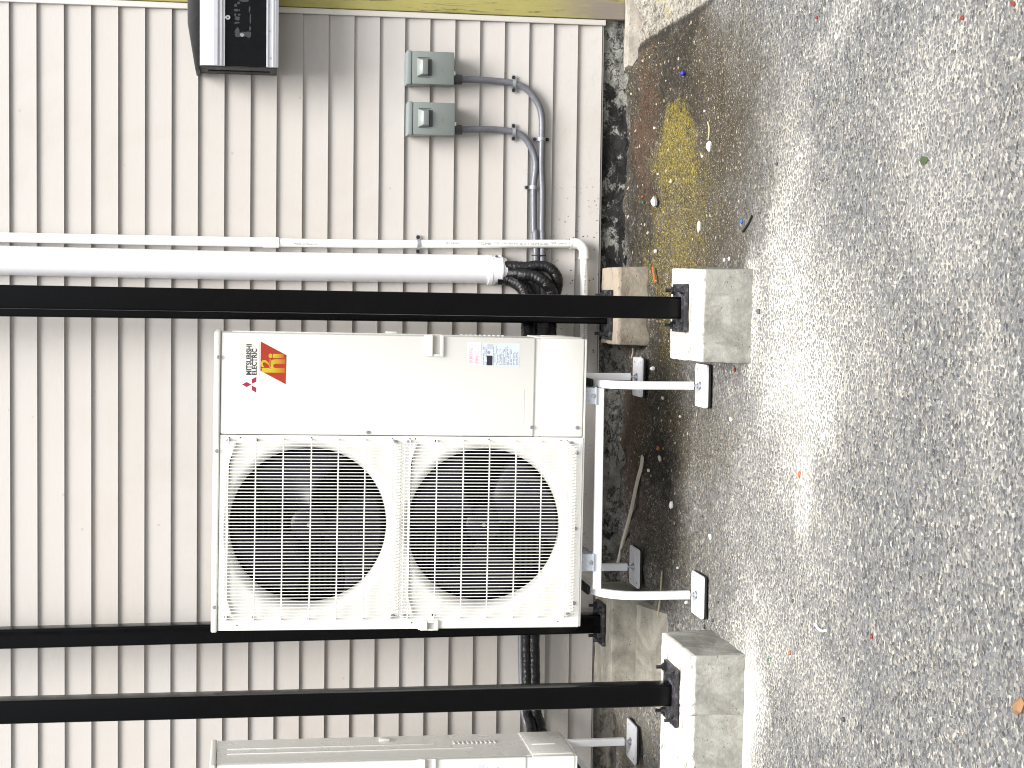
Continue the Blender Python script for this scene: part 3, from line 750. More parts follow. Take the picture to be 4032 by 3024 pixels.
# ------------------------------------------------------------------ disconnect boxes
def disconnect(x0, x1, y0, y1, label):
    YB = -.115
    a = P(x0, y0, YB); b = P(x1, y1, YB)              # a: top right, b: bottom left
    w = a.x-b.x; h = a.z-b.z
    r = empty('disconnect_box', (b.x, -.014, b.z), label, 'electrical box', 'grey electrical disconnect boxes')
    D = .101
    mb = MB(); mb.box((.004, 0, .002), (w-.004, -D+.022, h-.012), .003); mb.build('case', m_box, r, 40)
    mb = MB(); mb.box((0, -.020, 0), (w, -D, h-.021), .0035); cv = mb.build('cover', m_box, r, 40)
    mb = MB(); mb.box((-.002, -.002, h-.020), (w+.002, -D-.002, h), .004); mb.build('rain_cap', m_box_l, r, 40)
    # pull handle: raised hood with a sloping top, dark plate painting the slot's shade
    hx0, hx1 = w*.225, w*.79; hz0, hz1 = h*.475, h*.79
    T = [(hx0+.010, -D-.020, hz1-.022), (hx1-.010, -D-.020, hz1-.022), (hx1-.008, -D-.018, hz0+.016), (hx0+.008, -D-.018, hz0+.016)]
    B = [(hx0, -D-.0002, hz1), (hx1, -D-.0002, hz1), (hx1-.002, -D-.0002, hz0+.014), (hx0+.002, -D-.0002, hz0+.014)]
    mb = MB(); mb.hexa(T, B, .0015); mb.build('pull_handle', m_box, cv, 40)
    mb = MB(); mb.box((hx0+.003, -D-.0012, hz0), (hx1-.003, -D+.001, hz0+.0135)); mb.build('slot_shade', m_conn, cv, 40)
    mb = MB(); mb.box((hx0-.003, -D-.0010, hz0+.006), (hx0-.0003, -D+.001, hz1-.004)); mb.build('handle_groove', m_conn, cv, 40)
    mb = MB(); mb.box((hx1+.0003, -D-.0010, hz0+.006), (hx1+.003, -D+.001, hz1-.004)); mb.build('handle_groove', m_conn, cv, 40)
    mb = MB(); cx, cz = w*.47, h*.23
    pts = [(cx+.013*math.cos(t_), -D-.0004, cz+.008*math.sin(t_)) for t_ in [PI*k/12 for k in range(2, 11)]]
    mb.tube(pts, .0009, 5); mb.build('embossed_mark', m_box, cv, 40)
    mb = MB(); mb.box((w*.30, -D+.001, -.006), (w*.42, -D+.010, .004), .001); mb.build('latch_tab', m_box_l, r, 40)
    return r, w
r, w = disconnect(1602, 1788, 199, 335, 'right one of two grey metal disconnect boxes on the siding')
q = P(*k2(1108, 577, -.05)); mb = MB(); mb.cyl(q-Vector(r.location)+Vector((0, 0, .016)), q-Vector(r.location)-Vector((0, 0, .018)), .0215, 10, .0195); mb.build('conduit_connector', m_conn, r, 40)
r, w = disconnect(1606, 1791, 400, 534, 'left one of two grey metal disconnect boxes on the siding')
q = P(*k2(1108, 942, -.05)); mb = MB(); mb.cyl(q-Vector(r.location)+Vector((0, 0, .016)), q-Vector(r.location)-Vector((0, 0, .018)), .0215, 10, .0195); mb.build('conduit_connector', m_conn, r, 40)

# ------------------------------------------------------------------ black box with aluminium rails at upper right
YBX = -.235
def kb(x, y, Y=YBX): return P(700+x/4.916, y/4.916, Y)
root = empty('display_case', (kb(1000, 1290).x, 0, kb(1950, 1290).z), 'black wall box with silver rails, a round lock and a torn sticker', 'wall box')
def lc(p): return Vector(p)-Vector(root.location)
xl = kb(1000, 1292).x; xr = XR+.62
zt, zb_ = kb(395, 1290).z, kb(1955, 1290).z
mb = MB(); a = lc((xl, 0, zb_)); b = lc((xr, 0, zt)); mb.box((a.x, -.013, a.z+.004), (b.x, YBX+.012, b.z-.002), .004); mb.build('case', m_blackbox, root, 40)
poly = [(kb(185, -200).x+.5, kb(185, 0).z+.004), (kb(185, 430).x, kb(185, 430).z), (kb(330, 1330).x, kb(335, 1330).z), (kb(385, 1330).x, kb(420, 1330).z), (xr, kb(395, 1290).z+.001)]
poly = [(x-root.location.x, z-root.location.z) for x, z in poly]
mb = MB(); mb.prism(poly, YBX+.02, -.02, .003); mb.build('hood', m_blackbox, root, 40)
zc = [kb(v_, 1270).z-root.location.z for v_ in (432, 690, 770, 815, 850, 912)]
mb = MB(); pr = []
for k in range(13):
    a_ = PI*.5*k/12; pr.append((YBX+.004-.020*math.sin(a_)**.9, zc[0]+(zc[1]-zc[0])*k/12))
pr += [(YBX-.022, zc[1]-.001), (YBX-.022, zc[2]), (YBX-.012, zc[2]), (YBX-.012, zc[3]), (YBX-.017, zc[3]), (YBX-.017, zc[4]), (YBX-.010, zc[4]), (YBX-.010, zc[5]), (YBX+.006, zc[5]), (YBX+.006, zc[0])]
def rail(pr, name):
    mb = MB(); x0, x1 = lc((xl+.003, 0, 0)).x, lc((xr, 0, 0)).x
    A = [mb.bm.verts.new((x0, y, z)) for y, z in pr]; B = [mb.bm.verts.new((x1, y, z)) for y, z in pr]; n = len(pr)
    for i in range(n): mb.bm.faces.new((A[i], A[(i+1) % n], B[(i+1) % n], B[i]))
    mb.bm.faces.new(A[::-1]); mb.bm.faces.new(B); return mb.build(name, m_alu, root, 25)
r1 = rail(pr, 'upper_rail')
zc = [kb(v_, 1270).z-root.location.z for v_ in (1712, 1745, 1830, 1850, 1880, 1900, 1945)]
pr = [(YBX-.008, zc[0]), (YBX-.014, zc[0]-.002), (YBX-.014, zc[1]), (YBX-.009, zc[1]-.001), (YBX-.009, zc[2]), (YBX-.016, zc[2]-.001), (YBX-.016, zc[3]), (YBX-.012, zc[3]-.001), (YBX-.012, zc[4]), (YBX-.018, zc[4]-.001), (YBX-.014, zc[6]), (YBX+.006, zc[6]), (YBX+.006, zc[0])]
r2 = rail(pr, 'lower_rail')
za, zb2 = kb(912, 1270).z, kb(1712, 1270).z
mb = MB(); mb.box(lc((xl+.002, YBX-.005, zb2)), lc((xr, YBX+.010, za-.0005)), .001); pn = mb.build('front_panel', m_blackp, root)
mb = MB(); q = lc(kb(972, 345)); mb.lathe([(.0001, -.012), (.0085, -.0125), (.0105, -.010), (.0105, -.004)], (q.x, YBX, q.z), n=20); mb.build('lock', m_lock, root, 40)
mb = MB(); mb.cyl((q.x, YBX-.0115, q.z), (q.x, YBX-.0135, q.z), .003, 10); mb.build('keyhole', m_hole_shadow, root)
for yy in (95, 610, 1135):
    mb = MB(); q = lc(kb(1755+yy*.035, yy)); mb.cyl((q.x, YBX-.008, q.z), (q.x, YBX-.0105, q.z), .0035, 8); mb.build('rivet', m_screw, r2)
# torn sticker residue, shapeless remains
random.seed(3)
mb = MB()
def blot(cx, cy, rx, ry, n=9, dy=0):
    vs = []
    for k in range(n):
        a_ = 2*PI*k/n; rr_ = random.uniform(.65, 1.1)
        q = lc(kb(cx+rx*rr_*math.cos(a_), cy+ry*rr_*math.sin(a_))); vs.append((q.x, YBX-.0056-dy, q.z))
    mb.faces(vs, [tuple(range(n))])
for i, (cx, cy, rx, ry) in enumerate([(1150, 600, 60, 75), (1180, 680, 90, 50), (1270, 660, 80, 60), (1370, 670, 60, 65), (1400, 560, 22, 60), (1405, 380, 15, 110), (1390, 180, 18, 70), (1150, 445, 70, 20), (1150, 360, 60, 45), (1110, 290, 25, 40), (1190, 290, 30, 25), (1130, 200, 45, 30), (1190, 200, 22, 20), (1120, 110, 30, 40), (1180, 60, 40, 30), (1290, 20, 110, 25)]):
    blot(cx, cy, rx, ry, dy=.00002*i)
mb.build('sticker_residue', m_residue, root)
mb = MB(); blot(1245, 680, 55, 40, dy=.0006); mb.build('sticker_residue', m_box_l, root)
mb = MB(); a_ = kb(565, 1345, -.12); mb.box(lc((xl-.0015, -.11, kb(1790, 1345).z)), lc((xl-.004, -.13, kb(570, 1345).z))); mb.build('side_slot', m_hole_shadow, root)

# ------------------------------------------------------------------ air conditioner
YU = -.895; UROT = .0088
UO = P(2281.2, 2469.2, YU)
def L(x, y):
    p = P(x, y, YU)-UO; c, s = math.cos(UROT), math.sin(UROT)
    return (p.x*c - p.z*s, p.x*s + p.z*c)
ZS = .030
UW, UH, UD = L(2299, 1335)[0], L(829.8, 2485.5)[1], .335
ac = empty('air_conditioner', UO, 'large cream air conditioner with two fan grilles and a red logo, fully in view', 'air conditioner', 'outdoor air conditioner units', (0, UROT, 0))
LIDH = .022
xs_, _ = L(2200, 1720.5)                                # vertical seam
xs_ = (L(868, 1711)[0]+L(2290, 1722)[0])/2
# fan panel with two round openings
fz = [L(1217.7, 2078.6), L(1915, 2076)]
fcx = (fz[0][0]+fz[1][0])/2
zsplit = (fz[0][1]+fz[1][1])/2
RH = .311
mb = MB()
def holecell(mb, x0, x1, z0, z1, c, r, y=0, n=96):
    ang = sorted([2*PI*i/n for i in range(n)]+[math.atan2(z-c[1], x-c[0]) % (2*PI) for x in (x0, x1) for z in (z0, z1)])
    inn, out = [], []
    for a in ang:
        dx, dz = math.cos(a), math.sin(a); t_ = 1e9
        if dx > 1e-9: t_ = min(t_, (x1-c[0])/dx)
        if dx < -1e-9: t_ = min(t_, (x0-c[0])/dx)
        if dz > 1e-9: t_ = min(t_, (z1-c[1])/dz)
        if dz < -1e-9: t_ = min(t_, (z0-c[1])/dz)
        out.append(mb.bm.verts.new((c[0]+dx*t_, y, c[1]+dz*t_))); inn.append(mb.bm.verts.new((c[0]+dx*r, y, c[1]+dz*r)))
    m = len(ang)
    for i in range(m): mb.bm.faces.new((inn[i], out[i], out[(i+1) % m], inn[(i+1) % m]))
ztop = UH-LIDH-.0015
holecell(mb, .004, xs_-.001, .004, zsplit, (fcx, fz[1][1]), RH)
holecell(mb, .004, xs_-.001, zsplit, ztop, (fcx, fz[0][1]), RH)
mb.box((.004, .0005, .004), (.012, .03, ztop)); mb.box((xs_-.006, .0005, .004), (xs_-.001, .03, ztop))
fp = mb.build('fan_panel', m_white, ac, 40)
# right panels
zsv = (L(2108, 1335)[1]+L(2103, 1720)[1])/2
mb = MB(); mb.box((xs_+.001, 0, zsv), (UW-.0, .03, ztop), .006, 3); rp = mb.build('service_panel', m_white, ac, 40)
mb = MB(); mb.box((xs_+.001, 0, .004), (UW-.0, .03, zsv-.022), .006, 3); mb.build('valve_cover', m_white, ac, 40)
mb = MB(); mb.box((xs_+.001, .006, zsv-.0225), (UW-.003, .03, zsv+.0), .001); mb.build('panel_joint', m_white, ac, 40)
# cabinet
mb = MB(); mb.box((.0005, .030, .003), (.006, UD, ztop)); mb.box((UW-.006, .0302, .003), (UW-.0008, UD, ztop)); mb.box((.006, UD-.006, .003), (UW-.006, UD, ztop))
mb.box((0, .0, .004), (.0042, .030, ztop), .0015)
mb.build('cabinet', m_side, ac, 40)
# louvres and beads on the right side
for k in range(10):
    mb = MB(); z = .42-.017*k; mb.box((UW-.001, .20, z), (UW+.004, .235, z+.008), .002); mb.build('side_louvre', m_side, ac, 40)
mb = MB()
for yy in (.14, .205): mb.box((UW-.001, yy, .50 if yy > .2 else .36), (UW+.003, yy+.005, UH-.06), .0015)
mb.build('side_bead', m_side, ac, 40)
mb = MB(); mb.box((UW+.003, .15, .05), (UW+.0075, .156, .14), .0015); mb.build('side_bead', m_side, ac, 40)
mb = MB(); mb.box((UW-.001, .26, .86-.2), (UW+.009, .30, .90-.2), .003); mb.build('side_bracket', m_side, ac, 40)
mb = MB(); mb.box((UW-.0015, .031, .008), (UW+.004, UD-.004, zsv-.024), .002); mb.build('side_cover', m_side, ac, 40)
# lid
mb = MB(); mb.box((-.006, -.006, UH-LIDH), (UW+.004, UD+.006, UH), .006, 3); mb.build('lid', m_white_lid, ac, 40)
# base pan
mb = MB(); mb.box((.002, .003, -.004), (UW-.002, UD, .0035), .001); mb.build('base_pan', m_side, ac, 40)
def bracket_strip(z): pass
def fan(c, rot, sub):
    # bellmouth
    mb = MB(); pr = [(RH, 0)]
    for k in range(1, 9):
        a = PI/2*k/8; pr.append((RH-.031*math.sin(a), .055*(1-math.cos(a))))
    pr += [(RH-.0312, .080), (RH-.0312, .095)]
    mb.lathe(pr, (c[0], 0, c[1]), n=96); bm_ = mb.build('fan_ring', m_white, ac, 60)
    mb = MB(); mb.lathe([(RH-.0313, .095), (RH-.012, .0955), (RH-.012, .29)], (c[0], 0, c[1]), n=64); mb.build('dark_baffle', m_void, ac, 60)  # black cylinder added to keep the fan interior dark
    # coil behind
    f = empty_part('fan', (c[0], .10, c[1]), ac)
    mb = MB(); mb.lathe([(.0001, -.03), (.045, -.028), (.062, -.018), (.065, .03)], (0, 0, 0), n=40); mb.build('hub', m_fan, f, 50)
    mb = MB(); mb.cyl((0, -.03, 0), (0, -.040, 0), .007, 8); mb.build('hub_nut', m_lock, f, 30)
    for b in range(3):
        mb = MB(); vs = []; fs = []; nr, na = 10, 12
        for i in range(nr+1):
            r_ = .058+(RH-.040-.058)*i/nr
            for j in range(na+1):
                span = math.radians(62+22*i/nr); sweep_ = math.radians(-18*(i/nr)**1.5)
                a = rot+b*2*PI/3+sweep_+span*(j/na-.5)
                y = .045*(j/na-.5)*2*(1-.25*i/nr)-.006*math.sin(PI*j/na)
                vs.append((r_*math.cos(a), y, r_*math.sin(a)))
        for i in range(nr):
            for j in range(na): q = i*(na+1)+j; fs.append((q, q+1, q+na+2, q+na+1))
        mb.faces(vs, fs); o = mb.build('blade', m_fan, f, 60)
        md = o.modifiers.new('s', 'SOLIDIFY'); md.thickness = .004
    return f
def empty_part(name, loc_, parent):
    o = bpy.data.objects.new(name, None); COL.objects.link(o); o.location = loc_; o.parent = parent; o.empty_display_size = .05; return o
fan((fcx, fz[0][1]), .5, 0); fan((fcx, fz[1][1]), 1.25, 1)
# coil
t = NT('coil_fins'); p = t.pos(); s = t.sep(p)
gx = t.math('SINE', t.math('MULTIPLY', s[2], 2*PI/.021)); gy = t.math('SINE', t.math('MULTIPLY', s[0], 2*PI/.0125))
gg = t.mr(t.math('MULTIPLY', t.mr(gx, .55, .95), t.mr(gy, .2, .8)), 0, 1)
m_coil = t.done(t.mix(gg, (.0025, .0025, .004), (.10, .13, .17)), .5, 0, None, .1)
mb = MB(); mb.box((.01, .292, .01), (xs_+.02, .300, ztop)); mb.build('coil', m_coil, ac)
mb = MB(); mb.box((xs_-.0045, .031, .006), (xs_+.002, .29, ztop)); mb.build('divider', m_void, ac)
# motor bracket seen in lower fan
# grilles: wires
def wire(mb, pts, r, n=6): mb.tube(pts, r, n)
def grille(vtop, vbot, thick, zc_):
    mb = MB(); zt = L(vtop, 2078)[1]; zb = L(vbot, 2078)[1]
    x0 = L(1500, 2423)[0]; x1 = L(1500, 1742)[0]; N = 54; YG = -.030
    for i in range(N):
        x = x0+(x1-x0)*i/(N-1)
        mb.sweep([(x, .001, zt+.004), (x, -.014, zt+.002), (x, YG+.004, zt-.006), (x, YG, zt-.02), (x, YG, zb+.02), (x, YG+.004, zb+.006), (x, -.014, zb-.002), (x, .001, zb-.004)], [(.0015, 0), (0, .0015), (-.0015, 0), (0, -.0015)], (1, 0, 0))
    for j, v_ in enumerate(thick):
        z = L(v_, 1742)[1]; rr_ = .0024
        mb.tube([(x0-.010, .001, z), (x0-.009, -.016, z), (x0-.003, YG+.006, z), (x0+.012, YG+.0040, z), (x1-.012, YG+.0040, z), (x1+.003, YG+.006, z), (x1+.009, -.016, z), (x1+.010, .001, z)], rr_, 8)
    # fine end wires
    for z in (zb-.001, zb+.009, zt-.004):
        mb.tube([(x0+.01, -.016, z), (x1-.01, -.016, z)], .0013, 6)
    g_ = mb.build('fan_grille', m_wire, ac, 50)
    for (sx, vy) in ((0, 0), (1, 0), (0, 1), (1, 1)):
        mb = MB(); x = (x0+.0, x1-.0)[sx]; z = (zt-.018, zb+.014)[vy]
        q = (x-.002 if not sx else x+.002, -.001, z)
        mb.cyl((q[0], .001, z), (q[0], -.005, z), .0075, 12); mb.cyl((q[0], -.005, z), (q[0], -.010, z), .0048, 6); mb.build('grille_screw', m_screw, ac, 30)
    return g_
grille(874, 1568, (900, 1008, 1116, 1226, 1332, 1437, 1544), fz[0][1])
grille(1582, 2257, (1614, 1719, 1823, 1925, 2029, 2130, 2231), fz[1][1])
# moulded lip over the top of each opening
def kc(x, y): return L(800+x/1.8433, 1650+y/1.8433)
def kd(x, y): return L(1500+x/1.8433, 1650+y/1.8433)
for kf_, pts in ((kc, [(236, 163), (215, 215), (194, 275), (176, 345), (170, 500), (166, 800), (160, 1100), (157, 1275), (175, 1335), (200, 1420)]),
                 (kd, [(257, 172), (235, 225), (216, 285), (205, 345), (200, 500), (196, 800), (190, 1100), (186, 1275), (200, 1335), (224, 1415)])):
    path = [(q[0], -.0045, q[1]) for q in (kf_(*a) for a in pts)]
    mb = MB(); mb.sweep(path, [(.0035, -.006), (.0035, .006), (-.0035, .006), (-.0035, -.006)], (0, 0, 1)); mb.build('moulded_lip', m_white, fp, 40)
    path = [(q[0], -.0015, q[1]-.0055) for q in (kf_(*a) for a in pts[2:-2])]
    mb = MB(); mb.sweep(path, [(.0022, -.001), (.0022, .001), (-.0022, .001), (-.0022, -.001)], (0, 0, 1)); mb.build('lip_shadow', m_hole_shadow, fp, 40)  # dark strip painted as the shadow below the lip
# screws and holes
def screw(x, y, r=.0065, mat=m_screw, name='screw', dep=.004):
    q = L(x, y); mb = MB(); mb.cyl((q[0], .001 if name == 'screw' else .0005, q[1]), (q[0], -dep, q[1]), r, 12)
    if name == 'screw': mb.cyl((q[0], -dep, q[1]), (q[0], -dep-.003, q[1]), r*.6, 6)
    mb.build(name, mat, ac, 30)
for (x, y) in ((2093.5, 1682.5), (2272, 1684), (1448.5, 1702), (2271, 1784), (2265, 2080), (2260.5, 2375)): screw(x, y)
for (x, y) in ((861, 1406), (854, 1775), (843, 2390)):      # on the lid front
    q = L(x, y); mb = MB(); mb.cyl((q[0], -.005, q[1]), (q[0], -.010, q[1]), .0065, 12); mb.build('screw', m_screw, ac, 30)
holes = [(902, 1723), (947, 1723), (1227, 1724), (1545, 1728), (1614, 1728), (1635, 1728), (1925, 1730), (2209, 1734), (2232, 1734), (889, 2441), (933, 2462), (1213, 2436), (1532, 2432), (1601, 2432), (1621, 2452), (1912, 2429), (2219, 2427), (2196, 2447)]
for (x, y) in holes:
    mb = MB(); q = L(x, y); mb.cyl((q[0], .0005, q[1]), (q[0], -.0008, q[1]), .0024, 8); mb.build('punched_hole', m_hole_shadow, fp)
for (x, y) in ((1010, 1733), (996, 2431), (1717, 1736), (1704, 2421)):
    mb = MB(); q = L(x, y); mb.cyl((q[0], .0005, q[1]), (q[0], -.006, q[1]), .0042, 10); mb.build('wire_clip', m_hole_shadow, fp)
# handles
def handle(x0, x1, y0, y1, side):
    a = L(x0, y0); b = L(x1, y1)                       # a top right, b bottom left
    xa, xb = min(a[0], b[0]), max(a[0], b[0]); za, zb = min(a[1], b[1]), max(a[1], b[1]); H = zb-za
    mb = MB()
    # frame round a recess
    rx0, rx1 = (xa+.012, xb+.001) if side > 0 else (xa-.001, xb-.010)
    rz0, rz1 = za+H*.18, za+H*.54
    mb.box((xa, -.009, rz1), (xb, .001, zb-H*.10), .003); mb.box((xa+.001, -.014, rz1+.001), (xb-.001, -.006, rz1+H*.12), .003)
    mb.box((xa, -.010, za), (xb, .001, rz0), .003)
    if side > 0: mb.box((xa, -.010, rz0-.004), (xa+.010, .001, rz1+.004), .003)
    else: mb.box((xb-.010, -.010, rz0-.004), (xb, .001, rz1+.004), .003); mb.box((xa, -.010, rz0-.004), (xa+.006, .001, rz1+.004), .002)
    mb.box((xa+.002, -.006, zb-H*.12), (xb-.001, .001, zb), .002)
    hd = mb.build('carry_handle', m_white, ac, 40)
    mb = MB(); mb.box((xa+.006, -.0015, rz0), (xb-.0015, .0005, rz1)); mb.build('recess', m_hrec, hd)
m_hrec = paint('handle_recess_grey', (.50, .49, .45), .6, var=.05)
handle(1670, 1746, 1318, 1405, 1)
handle(1646, 1725, 2442, 2481, -1)
# embossed line, small label strip at the right of lower grille
q0 = L(2062, 1535); q1 = L(2060, 1667)
mb = MB(); mb.tube([(q0[0], 0, q0[1]), (q1[0], 0, q1[1])], .0016, 6); mb.build('embossed_line', m_white, rp, 40)
q = L(2286, 1757); mb = MB(); mb.box((q[0]-.020, -.0006, q[1]-.002), (q[0]+.020, .0005, q[1]+.002)); mb.build('inspection_sticker', m_lblue, fp)
# logo
def ka(x, y): return L(800+x/2.765, 1250+y/2.765)
def flat(pts, yoff, mat, name, parent=rp):
    mb = MB(); v = [(p[0], yoff, p[1]) for p in pts]; mb.faces(v, [tuple(range(len(v)))])
    o = mb.build(name, mat, parent); return o
a = ka(395, 860); b = ka(615, 250)
flat([(a[0], a[1]), (b[0], a[1]), (b[0], b[1]), (a[0], b[1])], -.0006, m_patch, 'film_sticker')
for pts in ([(423, 730), (473, 702), (523, 730), (473, 758)], [(528, 721), (530, 672), (579, 646), (577, 700)], [(528, 742), (530, 790), (577, 819), (578, 765)]):
    flat([ka(*p) for p in pts], -.0010, m_logo, 'logo_diamond')
def ltext(s, xa, xb, ya, yb, mat, bold=.02, parent=rp, yoff=-.0011, name='lettering', kf=None):
    kf = kf or ka
    a = kf(xb, ya); b = kf(xa, yb)                      # bottom-left, top-right
    return text_obj(s, b[0]-a[0], b[1]-a[1], (a[0], yoff, a[1]), (1, 0, 0), (0, 0, 1), mat, parent, name, bold)
ltext('MITSUBISHI', 470, 524, 626, 290, m_txt, .03)
ltext('ELECTRIC', 530, 582, 628, 338, m_txt, .03)
flat([ka(628, 262), ka(905, 410), ka(897, 727), ka(622, 580)], -.0010, m_red, 'red_logo_field')
ltext('h', 640, 895, 602, 452, m_yel, .03, yoff=-.0015)
ltext('2', 628, 740, 542, 452, m_yel, .02, yoff=-.0016)
ltext('i', 712, 880, 445, 392, m_yel, .03, yoff=-.0015)
# rating label
def kr(x, y): return L(1500+x/2.765, 1250+y/2.765)
def quad(x0, x1, y0, y1, yoff, mat, name, parent=rp):
    a = kr(x1, y1); b = kr(x0, y0); return flat([(a[0], a[1]), (b[0], a[1]), (b[0], b[1]), (a[0], b[1])], yoff, mat, name, parent)
lw = quad(945, 1092, 268, 515, -.0006, m_lwhite, 'warning_label'); lb_ = quad(1092, 1506, 276, 536, -.0006, m_lblue, 'rating_label')
random.seed(12)
def prints(x0, x1, y0, y1, st, mat, name, par, fill=.85, thick=.42):
    mb = MB(); x = x0
    while x < x1:
        y = y1; ye = y0+(y1-y0)*random.uniform(0, .45)
        while y > ye:
            l_ = random.uniform(8, 38)
            if random.random() < fill:
                a = kr(x+st*thick, y); b = kr(x, max(ye, y-l_)); mb.faces([(a[0], -.0010, a[1]), (b[0], -.0010, a[1]), (b[0], -.0010, b[1]), (a[0], -.0010, b[1])], [(0, 1, 2, 3)])
            y -= l_+random.uniform(3, 9)
        x += st
    mb.build(name, mat, par)
prints(958, 1086, 282, 502, 13, m_lpink, 'label_print', lw)
prints(1110, 1150, 290, 515, 18, m_lgrey, 'label_print', lb_); prints(1222, 1430, 300, 520, 15, m_lgrey, 'label_print', lb_); prints(1438, 1495, 360, 520, 16, m_lgrey, 'label_print', lb_)
quad(1153, 1212, 415, 522, -.0012, m_lblack, 'label_field', lb_); quad(1158, 1222, 288, 345, -.0011, paint('label_field_pale', (.50, .54, .60), .5), 'label_field', lb_)
q = kr(1173, 380); mb = MB(); mb.cyl((q[0], -.0008, q[1]), (q[0], -.0012, q[1]), .0055, 16); mb.build('label_seal', m_lgrey, lb_)

# second unit: a copy, only its right edge in view
ac2 = copy_tree(ac)
tr = P(831.5, 3007, YU); br = P(2266, 2976, YU)
ac2.location = (br.x-UW+.0, YU, br.z+.0)
ac2.rotation_euler = (0, .004, 0)
ac2['label'] = 'cream air conditioner at the left edge, only its grey shaded side showing'

# ------------------------------------------------------------------ stand
TB = .0145                                             # half tube
sx_r = P(2550, 1516, -.86).x; sx_l = P(2550, 2346, -.86).x
YF, YR = -.865, -.285
zt_rail = P(2331, 1700, -.80).z - TB
stand = empty('equipment_stand', (0, 0, 0), 'white steel stand on four foot plates under the fully visible air conditioner', 'stand', 'white stands under the air conditioners')
sq = [(TB, TB), (-TB, TB), (-TB, -TB), (TB, -TB)]
def sq_b(i=0):
    o = []; r_ = .004
    for cx, cy, a0 in ((TB-r_, TB-r_, 0), (-TB+r_, TB-r_, 90), (-TB+r_, -TB+r_, 180), (TB-r_, -TB+r_, 270)):
        for k in range(4): a = math.radians(a0+30*k); o.append((cx+r_*math.cos(a), cy+r_*math.sin(a)))
    return o
foot_z = {}
def leg_top(sx, Yf, Yb, zfoot_f, zfoot_b):
    # a bent tube: front foot up, round the bend, back, and down to the rear foot
    R = .15; pts = [(sx, Yf, zfoot_f+.045)]
    for k in range(0, 13):
        a = PI/2*k/12; pts.append((sx, Yf+R-R*math.cos(a), zt_rail-R+R*math.sin(a)))
    mb = MB(); mb.sweep(pts, sq_b(), (1, 0, 0)); mb.build('front_leg', m_stand, stand, 40)
    mb = MB(); mb.sweep([(sx, Yf+R, zt_rail), (sx, Yb-.0, zt_rail)], [(q[0]*.99, q[1]*.99) for q in sq_b()], (1, 0, 0)); mb.build('side_rail', m_stand, stand, 40)
    mb = MB(); mb.sweep([(sx, Yb, zfoot_b+.045), (sx, Yb, zt_rail+TB)], sq_b(), (1, 0, 0)); mb.build('rear_leg', m_stand, stand, 40)
def footp(cx, cy, z0, rot=0):
    h = .078
    mb = MB()
    t_ = bmesh.new(); pts = []
    for qx, qy, a0 in ((h-.012, h-.012, 0), (-h+.012, h-.012, 90), (-h+.012, -h+.012, 180), (h-.012, -h+.012, 270)):
        for k in range(5): a = math.radians(a0+22.5*k); pts.append((qx+.012*math.cos(a), qy+.012*math.sin(a)))
    def slab(mb, za, zb, s=1):
        n = len(pts); A = [mb.bm.verts.new((cx+p_[0]*s, cy+p_[1]*s, za)) for p_ in pts]; B = [mb.bm.verts.new((cx+p_[0]*s, cy+p_[1]*s, zb)) for p_ in pts]
        mb.bm.faces.new(A[::-1]); mb.bm.faces.new(B)
        for i in range(n): mb.bm.faces.new((A[i], A[(i+1) % n], B[(i+1) % n], B[i]))
    slab(mb, z0+.009, z0+.015); pl = mb.build('foot_plate', m_plate_w, stand)
    mb = MB(); slab(mb, z0+.001, z0+.0088, 1.015); mb.build('rubber_mat', m_rubber, pl)
    mb = MB(); mb.cyl((cx, cy, z0+.015), (cx, cy, z0+.052), .0055, 12)
    mb.cyl((cx, cy, z0+.015), (cx, cy, z0+.019), .016, 6); mb.cyl((cx, cy, z0+.019), (cx, cy, z0+.027), .0105, 6)
    mb.build('levelling_bolt', m_galv, pl, 30)
    mb = MB()
    for ax in (-1, 1):
        for ay in (-1, 1): mb.cyl((cx+ax*.058, cy+ay*.05, z0+.0152), (cx+ax*.058, cy+ay*.05, z0+.0158), .003, 8)
    mb.build('bolt_hole', m_conn, pl)
zf = gz(0, YF)+.004
pFR = PZ(2758, 1518, zf+.015); pFL = PZ(2746, 2343, zf+.015)
pRR = G(2524, 1488); pRL = G(2518, 2208)
YFr = (pFR.y+pFL.y)/2; YRr = max(-.34, min(-.2, (pRR.y+pRL.y)/2))
zr = gz(0, YRr)+.006
xr_, xl_ = pFR.x, pFL.x
leg_top(xr_, YFr, YRr, zf, zr); leg_top(xl_, YFr, YRr, zf, zr)
for (cx, cy, z) in ((xr_, YFr, zf), (xl_, YFr, zf), (xr_, YRr, zr), (xl_, YRr, zr)): footp(cx, cy, z)
YB1 = YFr+.075; YB2 = YRr-.10
for yb in (YB1, YB2):
    mb = MB(); mb.sweep([(xl_+TB+.001, yb, zt_rail), (xr_-TB-.001, yb, zt_rail)], sq_b(), (0, 1, 0)); mb.build('cross_beam', m_stand, stand, 40)
